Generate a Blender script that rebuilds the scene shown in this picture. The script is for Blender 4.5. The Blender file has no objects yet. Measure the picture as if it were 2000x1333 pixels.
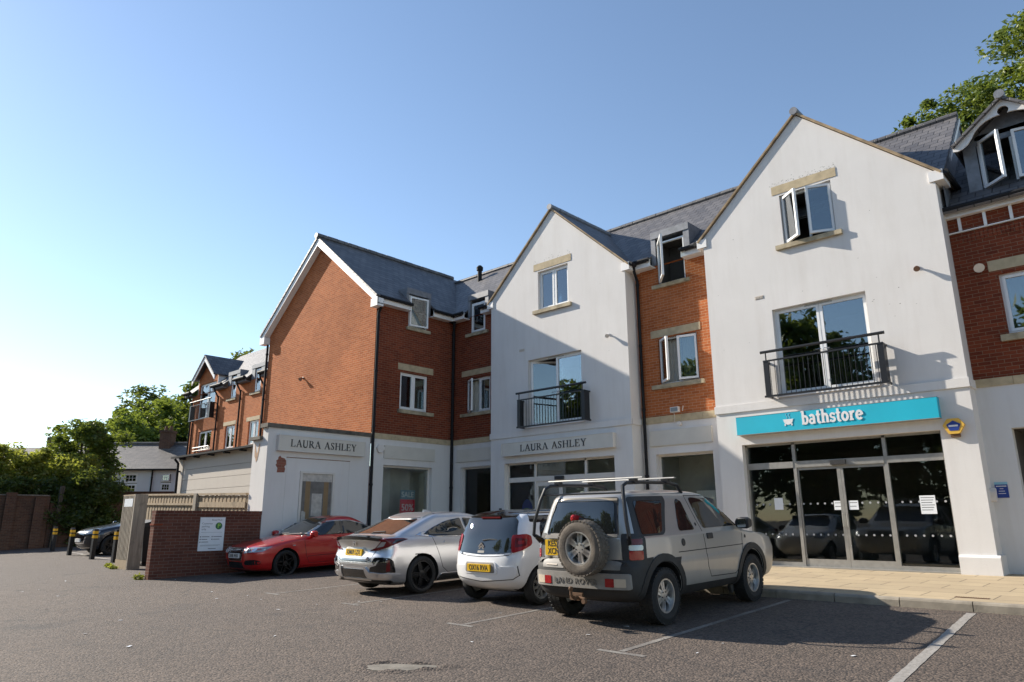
import bpy, bmesh, math, random
import numpy as np
from mathutils import Vector, Matrix
from mathutils.bvhtree import BVHTree
R = math.radians
random.seed(7)
sc = bpy.context.scene
C = sc.collection

# ---------------------------------------------------------------- camera, sky, sun, exposure
def set_camera():
    yaw, pitch, roll = R(-43.362), R(14.314), R(-0.212)
    cy, sy, cp, sp, cr, sr = math.cos(yaw), math.sin(yaw), math.cos(pitch), math.sin(pitch), math.cos(roll), math.sin(roll)
    fwd = Vector((sy * cp, cy * cp, sp)); right = Vector((cy, -sy, 0)); up = right.cross(fwd)
    r2 = right * cr + up * sr; u2 = up * cr - right * sr
    cd = bpy.data.cameras.new('camera'); cam = bpy.data.objects.new('camera', cd); C.objects.link(cam)
    cd.sensor_width = 36; cd.lens = 36 * 1375 / 2000; cd.clip_end = 3000; cd.clip_start = .05
    m = Matrix((r2, u2, -fwd)).transposed().to_4x4(); m.translation = (0, 0, 1.3)
    cam.matrix_world = m
    sc.camera = cam
set_camera()
SUN = Vector((1, .265, -.58)).normalized()      # direction the light travels
w = bpy.data.worlds.new('World'); sc.world = w; w.use_nodes = True
nt = w.node_tree; bg = nt.nodes['Background']
sky = nt.nodes.new('ShaderNodeTexSky'); sky.sky_type = 'NISHITA'; sky.sun_disc = False
sky.sun_elevation = math.asin(-SUN.z); sky.sun_rotation = math.atan2(-SUN.x, -SUN.y)
sky.air_density = 1.0; sky.dust_density = .12; sky.ozone_density = 1.1; sky.altitude = 50
nt.links.new(sky.outputs[0], bg.inputs[0]); bg.inputs[1].default_value = .108
sl = bpy.data.lights.new('sun', 'SUN'); so = bpy.data.objects.new('sun', sl); C.objects.link(so)
sl.energy = 4.8; sl.angle = R(.5); sl.color = (1, .92, .80)
so.rotation_euler = SUN.to_track_quat('-Z', 'Y').to_euler()
vs = sc.view_settings; vs.view_transform = 'Standard'; vs.look = 'None'; vs.gamma = 1; vs.use_curve_mapping = False
vs.exposure = 0.9

# ---------------------------------------------------------------- materials
class NT:
    def __init__(s, name):
        s.m = bpy.data.materials.new(name); s.m.use_nodes = True; s.t = s.m.node_tree
        s.b = s.t.nodes['Principled BSDF']; s.out = s.t.nodes['Material Output']
    def n(s, typ, props=None, **ins):
        nd = s.t.nodes.new('ShaderNode' + typ)
        for k, v in (props or {}).items(): setattr(nd, k, v)
        for k, v in ins.items():
            key = int(k[1:]) if k[0] == 'i' and k[1:].isdigit() else k.replace('_', ' ')
            s.set(nd.inputs[key], v)
        return nd
    def set(s, sock, v):
        if hasattr(v, 'bl_idname') and hasattr(v, 'outputs'): s.t.links.new(v.outputs[0], sock)
        elif isinstance(v, bpy.types.NodeSocket): s.t.links.new(v, sock)
        else:
            if sock.type == 'RGBA' and len(v) == 3: v = (*v, 1)
            sock.default_value = v
    def math(s, op, a, b=0., c=0.):
        return s.n('Math', {'operation': op}, i0=a, i1=b, i2=c)
    def mix(s, f, a, b, mode='MIX'):
        nd = s.t.nodes.new('ShaderNodeMix'); nd.data_type = 'RGBA'; nd.blend_type = mode
        s.set(nd.inputs[0], f); s.set(nd.inputs[6], a); s.set(nd.inputs[7], b)
        return nd.outputs[2]
    def obj(s): return s.n('TexCoord').outputs['Object']
    def noise(s, vec, scale, detail=3, rough=.55):
        return s.n('TexNoise', Vector=vec, Scale=scale, Detail=detail, Roughness=rough)
    def ramp(s, f, lo, hi):
        return s.n('MapRange', Value=f, From_Min=lo, From_Max=hi)
    def bump(s, h, strength, dist=.02):
        nd = s.n('Bump', Strength=strength, Distance=dist, Height=h)
        s.t.links.new(nd.outputs[0], s.b.inputs['Normal'])
    def base(s, v): s.set(s.b.inputs['Base Color'], v); return s
    def p(s, **k):
        for a, v in k.items(): s.set(s.b.inputs[a.replace('_', ' ')], v)
        return s
    def uvz(s, vs=1.0, rot=False):
        """horizontal run and height of whatever wall or slope the point is on"""
        o = s.n('SeparateXYZ', Vector=s.obj()); g = s.n('SeparateXYZ', Vector=s.n('NewGeometry').outputs['True Normal'])
        sel = s.math('GREATER_THAN', s.math('ABSOLUTE', g.outputs[1]), s.math('ABSOLUTE', g.outputs[0]))
        u = s.math('ADD', s.math('MULTIPLY', o.outputs[0], sel), s.math('MULTIPLY', o.outputs[1], s.math('SUBTRACT', 1., sel)))
        v = s.math('MULTIPLY', o.outputs[2], vs)
        return s.n('CombineXYZ', X=u, Y=v, Z=0.)

def plain(name, col, rough=.6, metal=0., var=.08, scale=6., bump=0., coat=0., spec=.5):
    """a surface with a faint mottled unevenness of colour and gloss"""
    t = NT(name); c = t.obj(); nz = t.noise(c, scale, 4)
    hi = tuple(min(1, x * (1 + var)) for x in col); lo = tuple(x * (1 - var) for x in col)
    t.base(t.mix(t.ramp(nz, .3, .7), lo, hi)).p(Roughness=rough, Metallic=metal, Coat_Weight=coat, Specular_IOR_Level=spec)
    if bump: t.bump(t.noise(c, scale * 6, 4), bump, .01)
    return t.m

def brick(name, c1, c2, mortar, scale=1., tint=.0, bump=.5):
    t = NT(name); uv = t.uvz()
    bt = t.n('TexBrick', {'offset': .5, 'squash': 1.}, Vector=uv, Color1=c1, Color2=c2, Mortar=mortar, Scale=1., Mortar_Size=.006,
             Mortar_Smooth=.3, Bias=0., Brick_Width=.225 * scale, Row_Height=.075 * scale)
    big = t.ramp(t.noise(t.obj(), .55, 5, .6), .3, .72); fine = t.ramp(t.noise(t.obj(), 40, 3), .2, .8)
    col = t.mix(.42, bt.outputs[0], t.mix(big, (.60, .56, .54), (1.30, 1.24, 1.18)), 'MULTIPLY')
    rain = t.ramp(t.noise(t.n('Mapping', Vector=t.obj(), Scale=(2.2, 2.2, .25)), 1.0, 5, .6), .55, .8)
    col = t.mix(t.math('MULTIPLY', rain, .22), col, tuple(x * .4 for x in c2))
    col = t.mix(.25, col, t.mix(fine, (.55, .55, .55), (1.3, 1.3, 1.3)), 'MULTIPLY')
    t.base(col).p(Roughness=.9, Specular_IOR_Level=.12)
    t.bump(t.math('SUBTRACT', 1., bt.outputs[1]), bump, .006)
    return t.m

def slate(name, c1, c2, vs=1.35, wdt=.30, row=.23):
    t = NT(name); uv = t.uvz(vs)
    bt = t.n('TexBrick', {'offset': .5}, Vector=uv, Color1=c1, Color2=c2, Mortar=tuple(x * .16 for x in c1), Scale=1., Mortar_Size=.011,
             Mortar_Smooth=.5, Bias=-.1, Brick_Width=wdt, Row_Height=row)
    big = t.ramp(t.noise(t.obj(), .8, 5, .65), .3, .7)
    col = t.mix(.4, bt.outputs[0], t.mix(big, (.65, .62, .6), (1.25, 1.2, 1.12)), 'MULTIPLY')
    t.base(col).p(Roughness=.55)
    ud = t.n('SeparateXYZ', Vector=uv)
    saw = t.math('FRACT', t.math('DIVIDE', ud.outputs[1], row))
    hh = t.math('SUBTRACT', t.math('MULTIPLY', saw, -.6), bt.outputs[1])
    t.bump(hh, .8, .02)
    return t.m

def render_mat(name, col, stain=.25):
    """painted render: trowel unevenness, faint rain streaks and dark specks"""
    t = NT(name); c = t.obj()
    st = t.n('Mapping', Vector=c, Scale=(3.2, 3.2, .45))
    big = t.ramp(t.noise(c, .7, 5, .6), .3, .75); streak = t.ramp(t.noise(st, 1.0, 5, .65), .45, .8)
    cc = t.mix(big, tuple(x * .94 for x in col), tuple(min(1, x * 1.03) for x in col))
    cc = t.mix(t.math('MULTIPLY', streak, stain), cc, (.42, .37, .32))
    sp = t.ramp(t.noise(c, 9., 6, .75), .70, .80)
    blot = t.ramp(t.noise(c, .6, 2), .5, .62)
    cc = t.mix(t.math('MULTIPLY', t.math('MULTIPLY', sp, blot), .55), cc, (.17, .16, .15))
    t.base(cc).p(Roughness=.85)
    t.bump(t.noise(c, 35, 4, .6), .25, .008)
    return t.m

def asphalt():
    t = NT('tarmac'); c = t.obj()
    chips = t.n('TexVoronoi', {'feature': 'F1'}, Vector=c, Scale=42.)
    ch = t.n('SeparateColor', Color=chips.outputs['Color'])
    col = t.mix(ch.outputs[0], (.050, .038, .029), (.22, .165, .126))
    col = t.mix(t.ramp(t.noise(c, 95, 3, .7), .35, .7), t.mix(.65, col, (.035, .030, .029)), col)
    big = t.ramp(t.noise(c, .22, 6, .6), .32, .68); med = t.ramp(t.noise(c, 1.6, 5, .65), .3, .7)
    col = t.mix(.5, col, t.mix(big, (.70, .70, .72), (1.22, 1.18, 1.12)), 'MULTIPLY')
    col = t.mix(.4, col, t.mix(med, (.72, .72, .72), (1.22, 1.22, 1.22)), 'MULTIPLY')
    x = t.n('SeparateXYZ', Vector=c)
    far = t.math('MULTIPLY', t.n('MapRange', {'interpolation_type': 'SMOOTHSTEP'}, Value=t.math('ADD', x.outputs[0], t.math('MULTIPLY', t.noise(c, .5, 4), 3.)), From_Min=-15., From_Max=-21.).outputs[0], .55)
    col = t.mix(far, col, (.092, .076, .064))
    oil = t.ramp(t.noise(t.n('Mapping', Vector=c, Location=(3.1, 1.7, 0)), .9, 4), .60, .74)
    col = t.mix(t.math('MULTIPLY', oil, .5), col, (.03, .028, .028))
    vc = t.n('TexVoronoi', {'feature': 'DISTANCE_TO_EDGE'}, Vector=t.n('VectorMath', {'operation': 'ADD'}, i0=c, i1=t.noise(c, 1.3, 4).outputs[1]), Scale=.23)
    crack = t.math('MULTIPLY', t.math('LESS_THAN', vc.outputs[0], .0035), .5)
    col = t.mix(crack, col, (.03, .027, .025))
    t.base(col).p(Roughness=.9)
    h = t.math('ADD', t.math('MULTIPLY', chips.outputs[0], -1.), t.math('MULTIPLY', t.noise(c, 95, 3, .7), .5))
    t.bump(h, .9, .012)
    return t.m

def paving():
    t = NT('paving_slabs'); c = t.obj()
    bt = t.n('TexBrick', {'offset': .5}, Vector=c, Color1=(.47, .37, .235), Color2=(.41, .32, .205), Mortar=(.10, .08, .055), Scale=1., Mortar_Size=.008,
             Mortar_Smooth=.2, Bias=0., Brick_Width=.9, Row_Height=.6)
    big = t.ramp(t.noise(c, 1.1, 6, .65), .3, .7); fn = t.ramp(t.noise(c, 60, 3), .2, .8)
    col = t.mix(.45, bt.outputs[0], t.mix(big, (.68, .68, .68), (1.2, 1.18, 1.15)), 'MULTIPLY')
    col = t.mix(.3, col, t.mix(fn, (.7, .7, .7), (1.2, 1.2, 1.2)), 'MULTIPLY')
    t.base(col).p(Roughness=.85); t.bump(t.math('SUBTRACT', 1., bt.outputs[1]), .5, .008)
    return t.m

def glass(name, tint=(.62, .68, .66), refl=.10):
    t = NT(name); t.t.nodes.remove(t.b)
    g = t.n('BsdfGlossy', Color=(.92, .96, 1.), Roughness=.015); tr = t.n('BsdfTransparent', Color=tint)
    wob = t.n('Bump', Strength=.06, Distance=.02, Height=t.noise(t.obj(), 1.4, 2))
    t.t.links.new(wob.outputs[0], g.inputs['Normal'])
    f = t.math('ADD', t.n('Fresnel', IOR=1.5), refl)
    mx = t.n('MixShader', i0=f, i1=tr, i2=g); t.t.links.new(mx.outputs[0], t.out.inputs[0])
    return t.m

def leaf(name, c1, c2, trans=.35):
    t = NT(name); t.t.nodes.remove(t.b)
    rnd = t.n('NewGeometry').outputs['Random Per Island']
    col = t.mix(rnd, c1, c2)
    col = t.mix(.5, col, t.mix(t.ramp(t.noise(t.obj(), .55, 3), .3, .7), (.6, .62, .6), (1.3, 1.25, 1.05)), 'MULTIPLY')
    d = t.n('BsdfDiffuse', Color=col); g = t.n('BsdfGlossy', Color=(.5, .5, .45), Roughness=.45)
    tr = t.n('BsdfTranslucent', Color=t.mix(.5, col, (.30, .34, .04)))
    a = t.n('MixShader', i0=trans, i1=d, i2=tr); b = t.n('MixShader', i0=.06, i1=a, i2=g)
    t.t.links.new(b.outputs[0], t.out.inputs[0]); return t.m

def paint(name, col, metal=0., rough=.35, dirt=0.):
    t = NT(name); c = t.obj()
    fl = t.ramp(t.noise(c, 260, 2), .3, .7)
    col2 = t.mix(.03 if dirt else .22 if metal else .03, col, t.mix(fl, (.7, .7, .7), (1.25, 1.25, 1.25)), 'MULTIPLY')
    if dirt:
        z = t.n('SeparateXYZ', Vector=c).outputs[2]
        dd = t.math('MULTIPLY', t.ramp(t.math('ADD', z, t.math('MULTIPLY', t.noise(c, 3.5, 6, .7), .5)), 1.15, .55), dirt)
        sp = t.ramp(t.noise(c, 5, 5, .6), .35, .8)
        dd = t.math('MINIMUM', t.math('ADD', dd, t.math('MULTIPLY', sp, dirt * .15)), 1.)
        col2 = t.mix(dd, col2, (.23, .20, .165)); t.p(Roughness=t.math('ADD', rough, t.math('MULTIPLY', dd, .4)))
        t.p(Metallic=t.math('MULTIPLY', t.math('SUBTRACT', 1., dd), metal))
    else: t.p(Roughness=rough, Metallic=metal)
    t.base(col2).p(Coat_Weight=.6 if dirt else .8, Coat_Roughness=.04)
    return t.m

M = {}
M['tarmac'] = asphalt(); M['paving'] = paving()
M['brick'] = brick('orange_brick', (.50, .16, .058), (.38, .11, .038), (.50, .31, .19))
M['brick2'] = brick('shaded_red_brick', (.235, .058, .028), (.15, .037, .020), (.25, .15, .10))  # brick for walls in shade, the shade put into the colour
M['brick4'] = brick('dark_low_wall_brick', (.165, .066, .046), (.115, .046, .034), (.19, .135, .11))
M['brick3'] = brick('old_wall_brick', (.15, .082, .055), (.10, .058, .042), (.17, .14, .11), bump=.9)
M['slate'] = slate('roof_slate', (.135, .128, .130), (.075, .073, .080))
M['slate2'] = slate('cottage_slate', (.155, .135, .118), (.10, .09, .082), 1.7)
M['render'] = render_mat('white_render', (.69, .665, .64), .22)
M['render2'] = render_mat('weathered_render', (.66, .655, .65), .3)
M['cream'] = render_mat('cream_board', (.56, .50, .43), .2)
M['stone'] = plain('bath_stone', (.46, .37, .235), .85, var=.18, scale=5, bump=.2)
M['sillstone'] = plain('weathered_sill', (.36, .30, .20), .85, var=.45, scale=4, bump=.25)
M['coping'] = plain('dark_coping', (.115, .10, .08), .85, var=.35, scale=5, bump=.3)
M['upvc'] = plain('white_plastic', (.80, .80, .79), .35, var=.03, scale=3)
M['fascia'] = plain('white_fascia', (.78, .76, .74), .45, var=.06, scale=3)
M['signcream'] = plain('cream_sign_face', (.60, .565, .50), .45, var=.06, scale=2.2)
M['frame_cream'] = plain('cream_frame', (.64, .60, .55), .45, var=.05)
M['alu'] = plain('brushed_aluminium', (.38, .365, .335), .38, .55, var=.1, scale=9)
M['gutter'] = plain('black_gutter', (.014, .014, .016), .7, var=.2, spec=.25); M['shadegrey'] = plain('shaded_fascia', (.17, .17, .18), .9, spec=.1)  # fascia grey holds the shade under the far gutters
M['lead'] = plain('lead_flashing', (.20, .205, .22), .55, .2, var=.2, scale=7)
M['rail'] = plain('black_railing', (.02, .021, .024), .38, .3, var=.1)
M['glass'] = glass('window_glass', refl=.16); M['shopglass'] = glass('shop_glass', (.90, .92, .90), .0)
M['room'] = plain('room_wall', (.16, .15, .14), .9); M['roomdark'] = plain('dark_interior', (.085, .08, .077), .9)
M['shoproom'] = plain('shop_wall_paint', (.50, .48, .45), .9, var=.2, scale=1.5)
M['curtain'] = plain('net_curtain', (.70, .68, .62), .9, var=.08); M['blind'] = plain('pale_blind', (.62, .66, .68), .8, var=.05)
M['teal'] = plain('turquoise_sign', (.012, .42, .56), .45, var=.07, scale=1.4)
M['letterwhite'] = plain('white_letter', (.74, .72, .72), .5, var=.05); M['letterblack'] = plain('black_letter', (.022, .022, .024), .45)
M['white'] = plain('white_sheet', (.74, .76, .78), .5, var=.03)
M['kerb'] = plain('kerb_concrete', (.27, .235, .185), .9, var=.25, scale=4, bump=.3)
def worn_paint():
    t = NT('worn_road_paint'); c = t.obj()
    col = t.mix(t.ramp(t.noise(c, 30, 5, .75), .38, .66), (.30, .28, .25), (.12, .105, .095))
    col = t.mix(t.ramp(t.noise(c, 2.2, 4), .42, .7), col, (.115, .10, .09))
    t.base(col).p(Roughness=.85); t.bump(t.noise(c, 70, 3), .5, .01); return t.m
M['line'] = worn_paint()
M['fresh'] = plain('road_paint', (.285, .265, .24), .8, var=.25, scale=25, bump=.3)
def timber(name, a, b):
    t = NT(name); c = t.obj(); st = t.n('Mapping', Vector=c, Scale=(14, 14, 1.1))
    col = t.mix(t.ramp(t.noise(st, 1.5, 5, .6), .3, .7), a, b)
    col = t.mix(t.math('MULTIPLY', t.ramp(t.noise(c, 3.5, 5), .55, .75), .6), col, tuple(x * .35 for x in a))
    t.base(col).p(Roughness=.85); t.bump(t.noise(st, 4, 4), .4, .01); return t.m
M['timber'] = timber('weathered_timber', (.27, .195, .12), (.42, .32, .20)); M['timber2'] = timber('grey_timber', (.20, .165, .125), (.36, .31, .24))
M['yellow'] = plain('yellow_reflector', (.75, .42, .02), .35); M['bollard'] = plain('black_bollard', (.012, .012, .013), .6, bump=.2)
M['bark'] = plain('bark', (.075, .055, .04), .9, var=.3, scale=8, bump=.5)
M['leafA'] = leaf('leaf_mid', (.06, .11, .018), (.12, .17, .032), .42); M['leafB'] = leaf('leaf_yellow', (.18, .21, .028), (.34, .33, .06), .62)
M['leafC'] = leaf('leaf_dark', (.038, .068, .016), (.085, .12, .028), .42); M['leafD'] = leaf('leaf_bright', (.08, .14, .018), (.16, .22, .035), .5)
M['leafR'] = leaf('leaf_red', (.06, .018, .018), (.11, .035, .03), .25)
M['tyre'] = plain('tyre_rubber', (.018, .0175, .017), .8, var=.2, scale=20, bump=.3)
M['dustytyre'] = plain('dusty_tyre', (.115, .095, .075), .9, var=.35, scale=9, bump=.5)
M['silver'] = paint('silver_paint', (.60, .60, .61), .75, .30); M['dirtysilver'] = paint('dirty_silver_paint', (.43, .415, .39), .5, .28, .5)
M['whitepaint'] = paint('white_paint', (.78, .78, .78), 0, .3); M['red'] = paint('red_paint', (.46, .013, .012), .15, .28); M['darkpaint'] = paint('dark_grey_paint', (.022, .025, .034), .5, .3)
M['carglass'] = NT('car_glass').base((.012, .014, .014)).p(Roughness=.02, Specular_IOR_Level=.75, Coat_Weight=.5, Coat_Roughness=.01).m
M['blackgloss'] = NT('gloss_black').base((.010, .010, .011)).p(Roughness=.08, Coat_Weight=.6).m
M['plastic'] = plain('black_plastic', (.022, .022, .023), .55, var=.15, scale=12, bump=.1)
M['greyplastic'] = plain('dusty_grey_plastic', (.026, .025, .024), .65, var=.25, scale=5, bump=.15)
M['bumpergrey'] = plain('sunbleached_bumper', (.22, .205, .185), .6, var=.2, scale=6)
M['under'] = plain('underbody', (.008, .008, .008), .9)
M['chrome'] = NT('chrome').base((.75, .75, .76)).p(Metallic=1., Roughness=.12).m
M['alloy'] = plain('silver_alloy', (.56, .55, .53), .32, .8, var=.12, scale=12); M['blackalloy'] = plain('black_alloy', (.014, .014, .015), .3, .4)
M['redlens'] = NT('red_lens').base((.30, .007, .009)).p(Roughness=.25, Coat_Weight=.25, Specular_IOR_Level=.3).m
M['darkred'] = NT('dark_red_lens').base((.12, .005, .008)).p(Roughness=.2, Coat_Weight=.25, Specular_IOR_Level=.3).m
M['clearlens'] = NT('clear_lens').base((.34, .35, .36)).p(Roughness=.2, Metallic=.3, Coat_Weight=.5).m
M['amber'] = plain('pale_lens', (.50, .42, .32), .2, coat=.6)
M['plateY'] = plain('yellow_plate', (.78, .47, .015), .35, var=.04); M['plateW'] = plain('white_plate', (.72, .72, .70), .35, var=.04)
M['gap'] = plain('panel_gap', (.02, .02, .021), .9)
M['blue'] = plain('blue_panel', (.02, .05, .25), .4); M['ltblue'] = plain('pale_blue_strip', (.25, .5, .62), .4); M['alarmyel'] = plain('alarm_yellow', (.70, .42, .07), .4)
M['green'] = plain('sign_green', (.02, .14, .05), .5); M['lime'] = plain('sign_lime', (.30, .55, .08), .5); M['grey'] = plain('print_grey', (.17, .18, .19), .6)
M['salered'] = plain('sale_red', (.72, .05, .08), .5); M['saleblue'] = plain('sale_grey', (.20, .30, .36), .5)
M['lamp'] = plain('lamp_white', (.66, .62, .58), .4); M['lampdark'] = plain('lamp_brown', (.22, .12, .08), .5)
M['bare'] = brick('bare_brick_patch', (.30, .12, .085), (.25, .10, .075), (.30, .19, .14)); M['barepale'] = plain('flaked_undercoat', (.46, .30, .19), .9, var=.25, scale=9)
M['stepline'] = plain('brown_step_line', (.26, .15, .09), .9, var=.3); M['iron'] = plain('rusty_iron', (.13, .065, .03), .8, var=.3, scale=15)
M['ochre'] = plain('poster_curtain', (.27, .175, .085), .6); M['posterdark'] = plain('poster_room', (.15, .14, .13), .5, var=.3, scale=4); M['posterpale'] = plain('poster_pale', (.46, .43, .39), .5, var=.2, scale=9)
M['verge'] = plain('verge_mortar', (.30, .22, .135), .9, var=.35, scale=4); M['embossed'] = plain('embossed_grey', (.135, .125, .112), .6); M['cottagewall'] = render_mat('cottage_render', (.70, .715, .74), .1); M['darkwood'] = timber('dark_old_wood', (.05, .04, .03), (.09, .075, .055)); M['darkpier'] = plain('dark_pier', (.035, .03, .027), .9, var=.3)
M['grime'] = plain('dark_grime', (.10, .09, .075), .9, var=.4, scale=20); M['runoff'] = plain('brown_runoff', (.50, .43, .36), .9, var=.2)
M['dot'] = plain('grey_vinyl_dot', (.34, .35, .36), .6)
M['concrete'] = plain('worn_concrete', (.17, .152, .125), .9, var=.3, scale=7, bump=.4)

# ---------------------------------------------------------------- geometry helpers
class Fr:
    """a wall's own frame: u along it, d out of it, z up"""
    def __init__(s, o, ux, out, up=(0, 0, 1)): s.o = Vector(o); s.u = Vector(ux); s.d = Vector(out); s.z = Vector(up)
    def __call__(s, u, d, z): return s.o + s.u * u + s.d * d + s.z * z
    def sub(s, u, d, ang, sign=1):
        """frame hinged at (u, d), turned outwards by ang; sign -1 runs the other way"""
        ux = s.u * math.cos(ang) * sign + s.d * math.sin(ang); ou = s.d * math.cos(ang) - s.u * sign * math.sin(ang)
        return Fr(s(u, d, 0), ux, ou)
def front(Y): return Fr((0, Y, 0), (1, 0, 0), (0, -1, 0))
def side(X): return Fr((X, 0, 0), (0, 1, 0), (1, 0, 0))
def back(Y): return Fr((0, Y, 0), (1, 0, 0), (0, 1, 0))
W0 = Fr((0, 0, 0), (1, 0, 0), (0, 1, 0))

class MB:
    def __init__(s): s.v = []; s.f = []; s.m = []
    def add(s, vs, fs, m=0):
        k = len(s.v); s.v += [tuple(v) for v in vs]; s.f += [[i + k for i in f] for f in fs]; s.m += [m] * len(fs); return s
    def fbox(s, fr, u0, u1, d0, d1, z0, z1, m=0):
        p = [fr(u, d, z) for z in (z0, z1) for d in (d0, d1) for u in (u0, u1)]
        return s.add(p, [(0, 1, 3, 2), (4, 6, 7, 5), (0, 4, 5, 1), (2, 3, 7, 6), (0, 2, 6, 4), (1, 5, 7, 3)], m)
    def box(s, x0, x1, y0, y1, z0, z1, m=0): return s.fbox(W0, x0, x1, y0, y1, z0, z1, m)
    def poly(s, fr, pts, d0, d1, m=0):
        """outline in (u, z), given thickness from d0 to d1"""
        n = len(pts); a = [fr(u, d0, z) for u, z in pts] + [fr(u, d1, z) for u, z in pts]
        return s.add(a, [tuple(range(n)), tuple(range(2 * n - 1, n - 1, -1))] + [(i, (i + 1) % n, n + (i + 1) % n, n + i) for i in range(n)], m)
    def face(s, pts, m=0): return s.add(pts, [tuple(range(len(pts)))], m)
    def tube(s, pts, r, n=8, m=0, r1=None):
        pts = [Vector(p) for p in pts]; vs = []; fs = []; prev = None
        for i, p in enumerate(pts):
            t = ((pts[min(i + 1, len(pts) - 1)] - pts[max(i - 1, 0)])).normalized()
            a = prev if prev is not None else (Vector((0, 0, 1)) if abs(t.z) < .9 else Vector((1, 0, 0)))
            a = (a - t * a.dot(t)).normalized(); prev = a; b = t.cross(a)
            rr = r if r1 is None else r + (r1 - r) * i / (len(pts) - 1)
            for k in range(n):
                q = 2 * math.pi * k / n; vs.append(p + (a * math.cos(q) + b * math.sin(q)) * rr)
        for i in range(len(pts) - 1):
            for k in range(n): fs.append((i * n + k, i * n + (k + 1) % n, (i + 1) * n + (k + 1) % n, (i + 1) * n + k))
        fs.append(tuple(range(n))[::-1]); fs.append(tuple(range((len(pts) - 1) * n, len(pts) * n)))
        return s.add(vs, fs, m)
    def lathe(s, o, ax, prof, n=32, m=0, closed=True):
        """profile of (radius, height along ax)"""
        ax = Vector(ax).normalized(); o = Vector(o); a = Vector((0, 0, 1)) if abs(ax.z) < .9 else Vector((1, 0, 0)); a = (a - ax * a.dot(ax)).normalized(); b = ax.cross(a)
        vs = [o + ax * h + (a * math.cos(2 * math.pi * k / n) + b * math.sin(2 * math.pi * k / n)) * max(r, 1e-4) for r, h in prof for k in range(n)]
        fs = [(i * n + k, i * n + (k + 1) % n, (i + 1) * n + (k + 1) % n, (i + 1) * n + k) for i in range(len(prof) - 1) for k in range(n)]
        if closed: fs += [tuple(range(n)), tuple(range((len(prof) - 1) * n, len(prof) * n))]
        return s.add(vs, fs, m)
    def mesh(s, name, mats, smooth=False, ang=35, recalc=True):
        me = bpy.data.meshes.new(name); me.from_pydata([tuple(v) for v in s.v], [], s.f)
        for mm in mats if isinstance(mats, (list, tuple)) else [mats]: me.materials.append(M[mm] if isinstance(mm, str) else mm)
        me.polygons.foreach_set('material_index', s.m)
        if recalc:
            bm = bmesh.new(); bm.from_mesh(me); bmesh.ops.recalc_face_normals(bm, faces=bm.faces); bm.to_mesh(me); bm.free()
        if smooth:
            me.polygons.foreach_set('use_smooth', [True] * len(me.polygons)); me.set_sharp_from_angle(angle=R(ang))
        return me

def link(name, me, parent=None):
    o = bpy.data.objects.new(name, me); C.objects.link(o)
    if parent is not None:
        o.parent = parent
        top = parent
        if not parent.get('_local'):
            # parts are modelled in world coordinates: undo the parents' own position
            base = Vector((0, 0, 0)); q = parent
            while q is not None: base += q.location; q = q.parent
            o.location = -base
        else: o['_local'] = 1
    return o
def part(name, mb, mats, parent=None, smooth=False, label=None, ang=35, recalc=True):
    o = link(name, mb.mesh(name, mats, smooth, ang, recalc), parent)
    if label: o['label'] = label
    return o
def tag(o, label=None, cat=None, group=None, kind=None):
    for k, v in (('label', label), ('category', cat), ('group', group), ('kind', kind)):
        if v: o[k] = v
    return o
def thing(name, loc, label, cat, group=None, rz=0., local=False):
    o = bpy.data.objects.new(name, None); C.objects.link(o); o.location = loc; o.rotation_euler = (0, 0, rz); o.empty_display_size = .3
    if local: o['_local'] = 1
    return tag(o, label, cat, group)
def solo(name, mb, mats, label, cat, group=None, smooth=False, kind=None):
    """a thing that is one mesh, its origin set at its base"""
    me = mb.mesh(name, mats, smooth); a = np.array(mb.v); c = Vector(((a[:, 0].min() + a[:, 0].max()) / 2, (a[:, 1].min() + a[:, 1].max()) / 2, a[:, 2].min()))
    if kind is None: me.transform(Matrix.Translation(-c))
    o = bpy.data.objects.new(name, me); C.objects.link(o)
    if kind is None: o.location = c
    return tag(o, label, cat, group, kind)

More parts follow.
